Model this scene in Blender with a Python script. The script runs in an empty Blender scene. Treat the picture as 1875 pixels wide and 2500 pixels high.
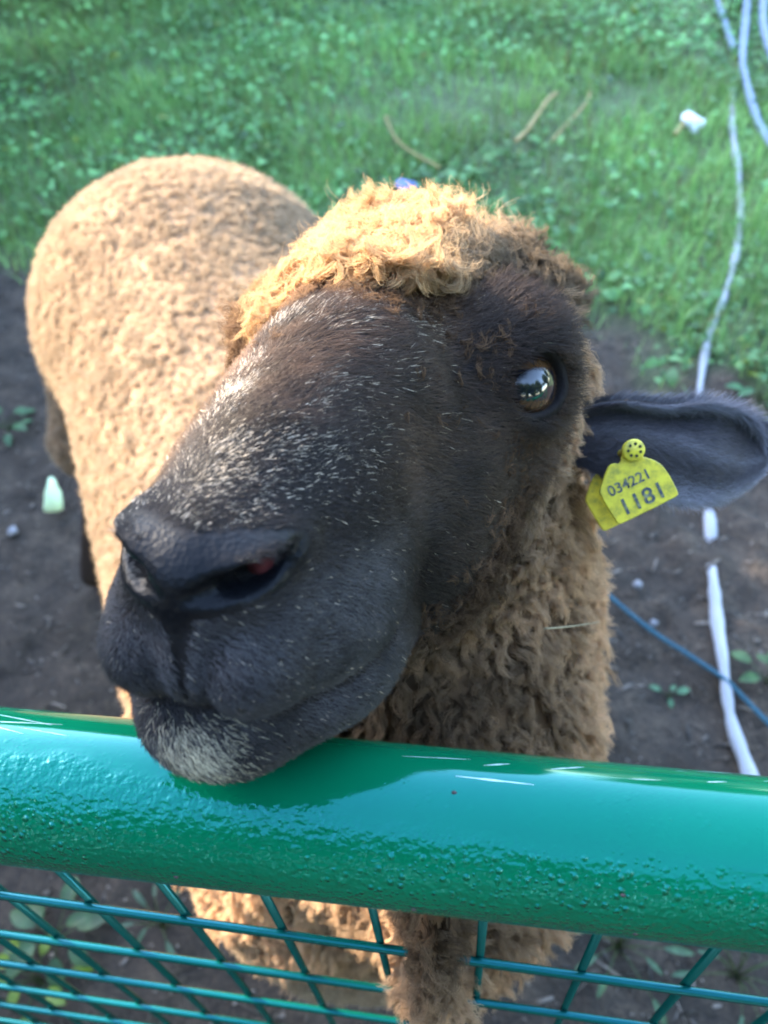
import bpy, math
import numpy as np
from mathutils import Matrix, Vector
R = math.radians
scene = bpy.context.scene

# ------------------------------------------------------------------ camera
cam_d = bpy.data.cameras.new('camera')
cam = bpy.data.objects.new('camera', cam_d)
scene.collection.objects.link(cam)
CAM_POS = np.array([0.02948536, -0.0995923, 1.21774915])
CAM_R = np.array([[0.99004264, 0.05555471, -0.12934162],
                  [0.12636758, -0.75559359, 0.642736],
                  [-0.06202269, -0.65268063, -0.75509018]])     # columns: image right, image down, view
m4 = Matrix.Identity(4)
for i in range(3):
    m4[i][0] = CAM_R[i, 0]; m4[i][1] = -CAM_R[i, 1]; m4[i][2] = -CAM_R[i, 2]; m4[i][3] = CAM_POS[i]
cam.matrix_world = m4
cam_d.sensor_fit = 'VERTICAL'; cam_d.sensor_height = 36.0; cam_d.sensor_width = 27.0
cam_d.lens = 2094 / 2500 * 36.0
cam_d.clip_start = 0.01; cam_d.clip_end = 400
cam_d.dof.use_dof = True; cam_d.dof.focus_distance = 0.30; cam_d.dof.aperture_fstop = 11.5
scene.camera = cam

# ------------------------------------------------------------------ world, sun, exposure
SUN_EL, SUN_AZ = R(26), np.array([-0.90, 0.43])                # azimuth: the way towards the sun in plan
SUN_AZ = SUN_AZ / np.linalg.norm(SUN_AZ)
SUN = np.array([SUN_AZ[0]*math.cos(SUN_EL), SUN_AZ[1]*math.cos(SUN_EL), math.sin(SUN_EL)])
w = bpy.data.worlds.new('World'); scene.world = w; w.use_nodes = True
nt = w.node_tree
sky = nt.nodes.new('ShaderNodeTexSky'); sky.sky_type = 'NISHITA'; sky.sun_disc = False
sky.sun_elevation = SUN_EL
sky.sun_rotation = math.atan2(SUN[0], SUN[1])
sky.air_density = 1.0; sky.dust_density = 0.8; sky.ozone_density = 0.8
bg = nt.nodes['Background']; bg.inputs['Strength'].default_value = 0.15
nt.links.new(sky.outputs[0], bg.inputs[0])
sd = bpy.data.lights.new('sun', 'SUN'); sd.energy = 2.2; sd.angle = R(0.5); sd.color = (1.0, 0.86, 0.66)
so = bpy.data.objects.new('sun', sd); scene.collection.objects.link(so)
so.rotation_euler = Vector(SUN).to_track_quat('Z', 'Y').to_euler()
scene.view_settings.view_transform = 'Standard'; scene.view_settings.look = 'None'
scene.view_settings.exposure = 3.85; scene.view_settings.gamma = 1.0
scene.cycles.use_denoising = True; scene.cycles.filter_width = 1.9
scene.cycles.max_bounces = 8
scene.render.film_transparent = False

# ------------------------------------------------------------------ helpers
col = scene.collection
def link(o, parent=None):
    col.objects.link(o)
    if parent is not None: o.parent = parent
    return o
def empty(name, loc=(0, 0, 0)):
    o = bpy.data.objects.new(name, None); o.location = loc; o.empty_display_size = 0.05
    return link(o)
def tag(o, label=None, cat=None, group=None, kind=None):
    if label: o['label'] = label
    if cat: o['category'] = cat
    if group: o['group'] = group
    if kind: o['kind'] = kind
    return o
def mesh_obj(name, V, Fs, mat, parent=None, smooth=True):
    me = bpy.data.meshes.new(name)
    V = np.asarray(V, np.float32)
    if isinstance(Fs, np.ndarray):
        k = Fs.shape[1]; nf = len(Fs)
        me.vertices.add(len(V)); me.vertices.foreach_set('co', V.ravel())
        me.loops.add(nf*k); me.loops.foreach_set('vertex_index', Fs.astype(np.int32).ravel())
        me.polygons.add(nf)
        me.polygons.foreach_set('loop_start', np.arange(0, nf*k, k, dtype=np.int32))
        me.update(calc_edges=True); me.validate()
    else:
        me.from_pydata([tuple(map(float, v)) for v in V], [], [tuple(f) for f in Fs])
    if smooth: me.polygons.foreach_set('use_smooth', np.ones(len(me.polygons), bool))
    me.update()
    if mat is not None: me.materials.append(mat)
    o = bpy.data.objects.new(name, me)
    return link(o, parent)
def color_attr(o, C, name='Col'):
    a = o.data.attributes.new(name, 'FLOAT_COLOR', 'POINT')
    C = np.c_[C, np.ones(len(C))].astype(np.float32)
    a.data.foreach_set('color', C.ravel())

def hash3(i, j, k, s):
    h = (i.astype(np.int64)*374761393 + j.astype(np.int64)*668265263 + k.astype(np.int64)*2147483647 + s*974634777) & 0xffffffff
    h = ((h ^ (h >> 13))*1274126177) & 0xffffffff
    h = (h ^ (h >> 16)) & 0xffffffff
    return h.astype(np.float64)/4294967295.0
def noise(P, scale, seed=0):
    Q = np.asarray(P)*scale
    i = np.floor(Q).astype(np.int64); f = Q - i; f = f*f*(3-2*f)
    out = 0
    for dx in (0, 1):
        for dy in (0, 1):
            for dz in (0, 1):
                wgt = (f[:, 0] if dx else 1-f[:, 0])*(f[:, 1] if dy else 1-f[:, 1])*(f[:, 2] if dz else 1-f[:, 2])
                out = out + wgt*hash3(i[:, 0]+dx, i[:, 1]+dy, i[:, 2]+dz, seed)
    return out*2-1
def sstep(a, b, x):
    t = np.clip((x-a)/(b-a), 0, 1); return t*t*(3-2*t)

# ------------------------------------------------------------------ node materials
def mat_new(name):
    m = bpy.data.materials.new(name); m.use_nodes = True
    return m, m.node_tree.nodes, m.node_tree.links, m.node_tree.nodes['Principled BSDF']
def plain(name, c, rough=0.6, **kw):
    m, N, L, b = mat_new(name)
    b.inputs['Base Color'].default_value = (*c, 1); b.inputs['Roughness'].default_value = rough
    for k, v in kw.items(): b.inputs[k.replace('_', ' ')].default_value = v
    return m
def nd(N, t, **kw):
    n = N.new(t)
    for k, v in kw.items():
        if hasattr(n, k): setattr(n, k, v)
        else: n.inputs[k.replace('_', ' ')].default_value = v
    return n
def ramp(N, L, src, stops):
    r = N.new('ShaderNodeValToRGB'); e = r.color_ramp.elements
    e[0].position, e[0].color = stops[0][0], (*stops[0][1], 1)
    e[1].position, e[1].color = stops[-1][0], (*stops[-1][1], 1)
    for p, c in stops[1:-1]:
        q = e.new(p); q.color = (*c, 1)
    L.new(src, r.inputs[0]); return r.outputs[0]

# ------------------------------------------------------------------ the sheep's shape as a distance field
HR = np.array([[-0.1393, 0.9897, 0.0339], [-0.9109, -0.1415, 0.3877], [0.3885, 0.0231, 0.9212]])
U_, _, V_ = np.linalg.svd(HR); HR = U_ @ V_
HT = np.array([-0.0217, 0.1721, 0.9877])
def to_head(P): return (P-HT) @ HR
def from_head(p): return np.asarray(p) @ HR.T + HT

def ell(P, c, r, rot=None):
    q = P-np.asarray(c)
    if rot is not None: q = q @ rot
    r = np.asarray(r, float)
    k0 = np.sqrt(((q/r)**2).sum(1)); k1 = np.sqrt(((q/(r*r))**2).sum(1))+1e-9
    return k0*(k0-1)/k1
def rcone(P, a, b, ra, rb):
    a = np.asarray(a, float); b = np.asarray(b, float)
    ab = b-a; t = np.clip(((P-a) @ ab)/(ab @ ab), 0, 1)
    q = P-a-t[:, None]*ab
    return np.sqrt((q*q).sum(1))-(ra+(rb-ra)*t)
def chain(P, pts, k=0.0):
    d = None
    for (a, ra), (b, rb) in zip(pts[:-1], pts[1:]):
        e = rcone(P, a, b, ra, rb)
        d = e if d is None else (np.minimum(d, e) if k == 0 else smin(d, e, k))
    return d
def smin(a, b, k):
    h = np.clip(0.5+0.5*(b-a)/k, 0, 1)
    return b+(a-b)*h-k*h*(1-h)
def ssub(a, b, k):                                            # a minus b
    return -smin(-a, b, k)
def mir(p): return (p[0], -p[1], p[2])

def far_side(x): return 1+.24*sstep(.09, .02, x)            # the far side of the face is a little flatter
def sdf_head(p):
    """p in the head's own frame: x to the nose, y to the animal's left, z up"""
    p = p.copy(); p[:, 1] = np.where(p[:, 1] < 0, p[:, 1]*far_side(p[:, 0]), p[:, 1])
    ps = p.copy(); ps[:, 1] = np.sqrt(p[:, 1]**2+1e-7)         # mirrored side (y >= 0)
    A = ell(p, (-.042, 0, -.008), (.082, .064, .056))                       # cranium
    A = smin(A, chain(p, [((-.01, 0, -.001), .046), ((.05, 0, .0015), .040), ((.11, 0, -.005), .031), ((.150, 0, -.010), .0245)]), .02)
    A = smin(A, ell(ps, (.000, .047, .010), (.030, .023, .022)), .016)     # brow / orbit
    A = smin(A, ell(ps, (.020, .036, -.040), (.062, .026, .042)), .025)    # cheek
    A = smin(A, ell(ps, (.095, .019, -.022), (.050, .020, .026)), .018)    # side of the muzzle
    # upper lip, two lobes
    U = ell(ps, (.146, .0140, -.0275), (.0325, .0178, .0190))
    U = smin(U, ell(ps, (.118, .026, -.033), (.034, .016, .0175)), .012)
    U = smin(U, ell(p, (.1560, 0, -.0250), (.0222, .0150, .0190)), .003)
    A = smin(A, U, .009)
    # nose pad and its wings
    A = smin(A, ell(p, (.1640, 0, -.003), (.0123, .0175, .0100)), .007)
    A = smin(A, ell(ps, (.1545, .0160, .0025), (.0165, .0105, .0062)), .006)
    # eye: a bulging rim with an almond opening
    q = (ps-EYE_C) @ EYE_R
    A = smin(A, ell(q, (-.003, 0, .0005), (.0140, .0200, .0172)), .008)
    A = smin(A, ell(ps, (-.003, .0585, .0185), (.022, .012, .007)), .010)  # brow
    A = ssub(A, ell(q, (.0095, .0008, -.0003), (.0145, .0152, .0113)), .0022)
    # nostrils: a comma from the philtrum outwards and up
    nz = chain(ps, [((.1775, .0035, -.0035), .0016), ((.1740, .0105, -.0015), .0030), ((.1690, .0185, .0000), .0044),
                    ((.1610, .0250, .0010), .0034), ((.1520, .0270, .0070), .0016)], .002)
    nq = (ps-np.array([.1660, .0175, .0005])) @ NOS_R
    nz = np.minimum(nz, ell(nq, (0, 0, 0), (.0098, .0042, .0120)))
    A = ssub(A, nz, .0018)
    # philtrum
    ph = chain(p, [((.1795, 0, -.005), .0018), ((.1802, 0, -.018), .0014), ((.1788, 0, -.031), .0015), ((.1740, 0, -.0425), .0022)])
    A = ssub(A, ph, .0018)
    # lower jaw
    J = rcone(ps, (-.02, .030, -.085), (.09, .018, -.060), .026, .021)
    J = smin(J, rcone(p, (.06, 0, -.064), (.140, 0, -.052), .026, .0195), .02)
    J = smin(J, ell(p, (.1495, 0, -.0535), (.0275, .0265, .0195)), .008)   # chin
    J = smin(J, ell(ps, (.116, .023, -.053), (.038, .020, .0175)), .010)
    kk = .0022+(.022-.0022)*sstep(.105, .06, p[:, 0])
    d = smin(A, J, kk)
    mo = chain(ps, [((.1785, 0, -.0385), .0016), ((.1790, .013, -.0370), .0014), ((.1755, .024, -.0370), .0014), ((.168, .031, -.0385), .0014),
                    ((.152, .0365, -.0410), .0014), ((.138, .0410, -.0400), .0012), ((.128, .043, -.037), .0008)])
    return ssub(d, mo, .0025)
_a = np.array([-.55, .80, .25]); _a /= np.linalg.norm(_a); _b = np.array([.75, .45, .0]); _b -= _a*(_a @ _b); _b /= np.linalg.norm(_b)
NOS_R = np.array([_a, np.cross(_b, _a), _b]).T                # along the slit, across it, inwards
EYE_C = np.array([.0100, .0610, .0045])
_o = np.array([.74, .58, .34]); _o /= np.linalg.norm(_o); _h = np.array([.62, -.74, .10]); _h -= _o*(_h @ _o); _h /= np.linalg.norm(_h)
EYE_R = np.array([_o, _h, np.cross(_o, _h)]).T                # out, towards the nose, up

RUMP = 0.0
def sdf_body(P):
    T = ell(P, (-.430, .90, .485), (.215, .215, .185))                        # rump
    T = smin(T, rcone(P, (-.40, .85, .485), (-.13, .33, .47), .195, .190), .06)
    T = smin(T, ell(P, (-.080, .215, .47), (.155, .170, .22)), .06)         # chest
    T = smin(T, chain(P, [((-.045, .215, .66), .150), ((-.022, .200, .80), .108), ((-.014, .215, .925), .076)]), .06)
    T = smin(T, ell(P, (.0125, .028, .775), (.0105, .045, .105)), .020)       # wool pushed through the mesh
    T = smin(T, ell(P, (.015, .125, .68), (.078, .105, .16)), .04)          # brisket against the mesh
    # legs (hind two, fore two)
    for a, b, c, d in LEGS:
        T = smin(T, rcone(P, a, b, .095, .055), .05)
        T = smin(T, rcone(P, b, c, .048, .026), .03)
        T = smin(T, rcone(P, c, d, .025, .024), .012)
    return T
AX = np.array([-.425+.075, .90-.24]); AX /= np.linalg.norm(AX); SX = np.array([-AX[1], AX[0]])
def leg_pts(base, side, hind):
    c = np.array(base)+SX*side
    if hind:
        return ((c[0], c[1], .42), (c[0]-AX[0]*.06, c[1]-AX[1]*.06, .31), (c[0]+AX[0]*.06, c[1]+AX[1]*.06, .20), (c[0]+AX[0]*.045, c[1]+AX[1]*.045, .034))
    return ((c[0], c[1], .40), (c[0]+AX[0]*.01, c[1]+AX[1]*.01, .30), (c[0], c[1], .19), (c[0]-AX[0]*.005, c[1]-AX[1]*.005, .034))
LEGS = [((-.555, .86, .42), (-.605, .79, .31), (-.635, .815, .20), (-.668, .728, .034)), leg_pts((-.455, .93), -.12, True),
        leg_pts((-.09, .27), .10, False), leg_pts((-.09, .27), -.10, False)]

HEAD_LO, HEAD_HI = np.array([-.16, -.06, .85]), np.array([.14, .31, 1.10])
def sdf(P):
    d = sdf_body(P)
    m = ((P > HEAD_LO) & (P < HEAD_HI)).all(1)
    if m.any():
        q = to_head(P[m])
        d[m] = smin(d[m], sdf_head(q), .035*sstep(.07, .0, q[:, 0])+.003)
    return d
def grad(P, e=4e-4, f=None):
    f = f or sdf
    g = np.empty_like(P)
    for i in range(3):
        s = np.zeros(3); s[i] = e
        g[:, i] = f(P+s)-f(P-s)
    return g/(np.linalg.norm(g, axis=1, keepdims=True)+1e-12)

def axis(lo, hi, flo, fhi, fine, coarse):
    a = np.arange(lo, flo, coarse); b = np.arange(flo, fhi, fine); c = np.arange(fhi, hi+coarse, coarse)
    x = np.concatenate([a, b, c]); n = (-(len(x)-1)) % 4
    return np.concatenate([x, x[-1]+coarse*np.arange(1, n+1)]) if n else x

def surface_nets(f, xs, ys, zs):
    nx, ny, nz = len(xs), len(ys), len(zs)
    cx, cy, cz = xs[::4], ys[::4], zs[::4]
    G = np.stack(np.meshgrid(cx, cy, cz, indexing='ij'), -1).reshape(-1, 3)
    D = f(G).reshape(len(cx), len(cy), len(cz))
    # coarse blocks near the surface get full resolution
    val = np.empty((nx, ny, nz), np.float32)
    dx = np.diff(cx)[:, None, None]; dy = np.diff(cy)[None, :, None]; dz = np.diff(cz)[None, None, :]
    diag = np.sqrt(dx*dx+dy*dy+dz*dz)
    Dm = np.abs(D); mn = Dm[:-1, :-1, :-1]
    corners = [D[a:len(cx)-1+a, b:len(cy)-1+b, c:len(cz)-1+c] for a in (0, 1) for b in (0, 1) for c in (0, 1)]
    amin = np.min([np.abs(c) for c in corners], axis=0)
    sgn = np.max([c > 0 for c in corners], axis=0) != np.min([c > 0 for c in corners], axis=0)
    need = (amin < diag*1.0) | sgn
    # fill by nearest coarse value
    ix = np.minimum(np.arange(nx)//4, len(cx)-1); iy = np.minimum(np.arange(ny)//4, len(cy)-1); iz = np.minimum(np.arange(nz)//4, len(cz)-1)
    val[:] = D[np.ix_(ix, iy, iz)]
    mask = np.zeros((nx, ny, nz), bool)
    bi = np.argwhere(need)
    for a in range(5):
        for b in range(5):
            for c in range(5):
                mask[bi[:, 0]*4+a, bi[:, 1]*4+b, bi[:, 2]*4+c] = True
    idx = np.argwhere(mask)
    Pm = np.stack([xs[idx[:, 0]], ys[idx[:, 1]], zs[idx[:, 2]]], -1)
    out = np.empty(len(Pm), np.float32)
    for s in range(0, len(Pm), 400000): out[s:s+400000] = f(Pm[s:s+400000])
    val[mask] = out
    S = val < 0
    c8 = sum(S[a:nx-1+a, b:ny-1+b, c:nz-1+c].astype(np.int8) for a in (0, 1) for b in (0, 1) for c in (0, 1))
    act = (c8 > 0) & (c8 < 8)
    ci = np.argwhere(act); vid = -np.ones(act.shape, np.int64); vid[act] = np.arange(len(ci))
    acc = np.zeros((len(ci), 3)); cnt = np.zeros(len(ci))
    X = [xs, ys, zs]
    for ax in range(3):
        for o1 in (0, 1):
            for o2 in (0, 1):
                off = [0, 0, 0]; oth = [q for q in range(3) if q != ax]; off[oth[0]] = o1; off[oth[1]] = o2
                i0 = ci+np.array(off); i1 = i0.copy(); i1[:, ax] += 1
                v0 = val[tuple(i0.T)]; v1 = val[tuple(i1.T)]
                m = (v0 < 0) != (v1 < 0)
                t = np.where(m, v0/(v0-v1+1e-20), 0)
                p0 = np.stack([X[q][i0[:, q]] for q in range(3)], -1); p1 = np.stack([X[q][i1[:, q]] for q in range(3)], -1)
                acc += np.where(m[:, None], p0+(p1-p0)*t[:, None], 0); cnt += m
    V = acc/np.maximum(cnt, 1)[:, None]
    quads = []
    for ax in range(3):
        oth = [q for q in range(3) if q != ax]
        sl0 = [slice(1, -1)]*3; sl0[ax] = slice(0, -1); sl1 = [slice(1, -1)]*3; sl1[ax] = slice(1, None)
        a = S[tuple(sl0)]; b = S[tuple(sl1)]
        ch = np.argwhere(a != b); st = a[tuple(ch.T)]
        base = ch+1; base[:, ax] -= 1
        def cell(o1, o2):
            q = base.copy(); q[:, oth[0]] -= o1; q[:, oth[1]] -= o2
            return vid[tuple(q.T)]
        Q = np.stack([cell(1, 1), cell(0, 1), cell(0, 0), cell(1, 0)], -1)
        flip = st if ax != 1 else ~st
        Q = np.where(flip[:, None], Q, Q[:, ::-1])
        quads.append(Q)
    return V, np.concatenate(quads)

FINE = 0.0015
xs = axis(-.78, .22, HEAD_LO[0]+.02, HEAD_HI[0]-.02, FINE, .011)
ys = axis(-.05, 1.22, -.05, HEAD_HI[1]-.04, FINE, .011)
zs = axis(.0, 1.10, HEAD_LO[2]+.02, HEAD_HI[2], FINE, .011)
SV, SF = surface_nets(sdf, xs, ys, zs)
for _ in range(2):
    SV = SV-grad(SV)*sdf(SV)[:, None]*0.8
SN = grad(SV)
print('sheep mesh', len(SV), len(SF))

SHEEP0 = np.array([-.20, .50, 0.])
rng = np.random.default_rng(7)
sheep = empty('sheep', SHEEP0)
tag(sheep, 'brown woolly sheep with dark face resting its chin on the green gate rail', 'sheep')

# ------------------------------------------------------------------ regions on the body (0..1 weights by place)
def regions(P):
    """bare: short-haired dark face;  poll: curly wool on the head;  neck: wool of cheek, throat, neck;  body: fleece;  shank: lower legs"""
    q = to_head(P)
    wob = noise(P, 70, 3)*.007+noise(P, 32, 4)*.011
    x, y, z = q[:, 0], np.abs(q[:, 1]), q[:, 2]
    lim_top = .033-1.35*np.maximum(q[:, 1]-.014, 0)                   # front edge of the forelock
    top = (x < lim_top+wob) & (z > .012+.25*np.maximum(-.03-q[:, 1], 0)+wob)
    lim_side = -.018-.10*np.clip(z, -.2, .03)+np.where(z < -.025, (-.025-z)*1.35, 0)
    side = (x < np.minimum(lim_side, .085)+wob) & ~top
    low = (z < -.090+.10*np.clip(x, 0, .2)+wob) & (x < .09)
    head = q[:, 0] > -.16
    wool = top | side | low | ((P[:, 2] < .875) & (z < -.105))
    poll = top & head & (P[:, 2] > .93)
    dist = np.linalg.norm(P-np.array([-.01, .16, .80]), axis=1)
    neck = wool & ~poll & (P[:, 2] > .50) & (P[:, 1] < .36) & (dist < .36)
    shank = P[:, 2] < .24
    body = wool & ~poll & ~neck & ~shank
    return ~wool & ~shank, poll, neck, body, shank

def nose_dark(q):
    ps = q.copy(); ps[:, 1] = np.abs(ps[:, 1])
    d = chain(ps, [((.1755, .002, -.004), .0050), ((.170, .012, -.001), .0064), ((.163, .022, .0005), .0058), ((.153, .027, .006), .0022)])
    d = np.minimum(d, ell(ps, (.170, 0, .000), (.012, .011, .0080)))
    d = np.minimum(d, chain(ps, [((.1785, 0, -.0395), .0012), ((.1790, .013, -.0385), .0012), ((.1755, .024, -.0385), .0012), ((.168, .031, -.0395), .0012),
                                 ((.152, .0365, -.0415), .0011), ((.138, .0410, -.0405), .0009)]))
    d = np.minimum(d, chain(ps, [((.168, .003, .0030), .0062), ((.164, .012, .0042), .0056), ((.157, .0210, .0038), .0044)]))
    d = np.minimum(d, chain(q, [((.177, 0, -.004), .0056), ((.178, 0, -.012), .0034), ((.178, 0, -.022), .0013), ((.1755, 0, -.040), .0012)]))
    return d

# ------------------------------------------------------------------ skin (one continuous mesh)
def skin_material():
    m, N, L, b = mat_new('sheep_skin')
    at_ = nd(N, 'ShaderNodeAttribute', attribute_name='Col')
    wet = nd(N, 'ShaderNodeAttribute', attribute_name='Wet')
    L.new(at_.outputs['Color'], b.inputs['Base Color'])
    mr = nd(N, 'ShaderNodeMapRange'); L.new(wet.outputs['Fac'], mr.inputs[0])
    mr.inputs['To Min'].default_value = .85; mr.inputs['To Max'].default_value = .36
    L.new(mr.outputs[0], b.inputs['Roughness'])
    mr2 = nd(N, 'ShaderNodeMapRange'); L.new(wet.outputs['Fac'], mr2.inputs[0]); mr2.inputs['To Min'].default_value = .12; mr2.inputs['To Max'].default_value = .12
    L.new(mr2.outputs[0], b.inputs['Specular IOR Level'])
    tc = nd(N, 'ShaderNodeTexCoord'); vo = nd(N, 'ShaderNodeTexVoronoi'); vo.inputs['Scale'].default_value = 620
    L.new(tc.outputs['Object'], vo.inputs['Vector'])
    bp = nd(N, 'ShaderNodeBump'); bp.inputs['Strength'].default_value = .35; bp.inputs['Distance'].default_value = .0006
    L.new(vo.outputs['Distance'], bp.inputs['Height']); L.new(bp.outputs[0], b.inputs['Normal'])
    return m
skin = skin_material()
bare, poll, neck, bodyr, shank = regions(SV)
SC = np.empty((len(SV), 3)); SC[:] = (.26, .165, .095)
SC[bare] = (.013, .011, .011); SC[shank] = (.03, .02, .015)
SC[poll] = (.20, .11, .05); SC[neck] = (.085, .050, .027)
qh = to_head(SV)
wet = sstep(.002, -.001, nose_dark(qh))
SC = SC*(1-wet[:, None])+np.array([.004, .0045, .006])*wet[:, None]
body_o = mesh_obj('body', SV-SHEEP0, SF, skin, sheep)
color_attr(body_o, SC)
wa = body_o.data.attributes.new('Wet', 'FLOAT', 'POINT'); wa.data.foreach_set('value', wet.astype(np.float32))

# surface samples, by area
TRI = np.concatenate([SF[:, [0, 1, 2]], SF[:, [0, 2, 3]]])
TA = 0.5*np.linalg.norm(np.cross(SV[TRI[:, 1]]-SV[TRI[:, 0]], SV[TRI[:, 2]]-SV[TRI[:, 0]]), axis=1)
TC = SV[TRI].mean(1)
def scatter(mask_tri, n):
    p = TA*mask_tri; p = p/p.sum()
    t = rng.choice(len(TRI), n, p=p)
    a, b = rng.random(n), rng.random(n); f = a+b > 1; a[f] = 1-a[f]; b[f] = 1-b[f]
    A, B, Cc = SV[TRI[t, 0]], SV[TRI[t, 1]], SV[TRI[t, 2]]
    P = A+(B-A)*a[:, None]+(Cc-A)*b[:, None]
    Nn = SN[TRI[t, 0]]*(1-a-b)[:, None]+SN[TRI[t, 1]]*a[:, None]+SN[TRI[t, 2]]*b[:, None]
    return P, Nn/np.linalg.norm(Nn, axis=1, keepdims=True)
def unit(v): return v/(np.linalg.norm(v, axis=-1, keepdims=True)+1e-12)
def tangent(v, n): return unit(v-n*(v*n).sum(-1, keepdims=True))
tb, tp, tn, tbo, tsh = regions(TC)

# ------------------------------------------------------------------ strands
def hair_obj(name, P, Rd, Cc, mat, parent, origin=SHEEP0):
    """P: strands x points x 3"""
    n, k, _ = P.shape
    cu = bpy.data.hair_curves.new(name)
    cu.add_curves([k]*n)
    cu.attributes['position'].data.foreach_set('vector', (P-origin).astype(np.float32).ravel())
    ra = cu.attributes.get('radius') or cu.attributes.new('radius', 'FLOAT', 'POINT')
    ra.data.foreach_set('value', np.broadcast_to(Rd, (n, k)).astype(np.float32).ravel())
    ca = cu.attributes.new('Col', 'FLOAT_COLOR', 'POINT')
    C4 = np.ones((n, k, 4), np.float32); C4[..., :3] = np.broadcast_to(Cc, (n, k, 3))
    ca.data.foreach_set('color', C4.ravel())
    cu.materials.append(mat)
    o = bpy.data.objects.new(name, cu)
    return link(o, parent)
def wool_material(name, trans=.45):
    m = bpy.data.materials.new(name); m.use_nodes = True; N = m.node_tree.nodes; L = m.node_tree.links
    N.remove(N['Principled BSDF'])
    a = nd(N, 'ShaderNodeAttribute', attribute_name='Col')
    d = nd(N, 'ShaderNodeBsdfDiffuse'); t = nd(N, 'ShaderNodeBsdfTranslucent'); mx = nd(N, 'ShaderNodeMixShader')
    mx.inputs[0].default_value = trans
    L.new(a.outputs['Color'], d.inputs[0]); L.new(a.outputs['Color'], t.inputs[0])
    L.new(d.outputs[0], mx.inputs[1]); L.new(t.outputs[0], mx.inputs[2])
    L.new(mx.outputs[0], N['Material Output'].inputs['Surface'])
    return m
def fur_material(name):
    m = bpy.data.materials.new(name); m.use_nodes = True; N = m.node_tree.nodes; L = m.node_tree.links
    N.remove(N['Principled BSDF'])
    a = nd(N, 'ShaderNodeAttribute', attribute_name='Col')
    h = nd(N, 'ShaderNodeBsdfPrincipled')
    L.new(a.outputs['Color'], h.inputs['Base Color'])
    h.inputs['Roughness'].default_value = .48; h.inputs['Specular IOR Level'].default_value = .22
    L.new(h.outputs[0], N['Material Output'].inputs['Surface'])
    return m
wool_m, fur_m = wool_material('wool'), fur_material('face_hair')
DENS = 1.0

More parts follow.
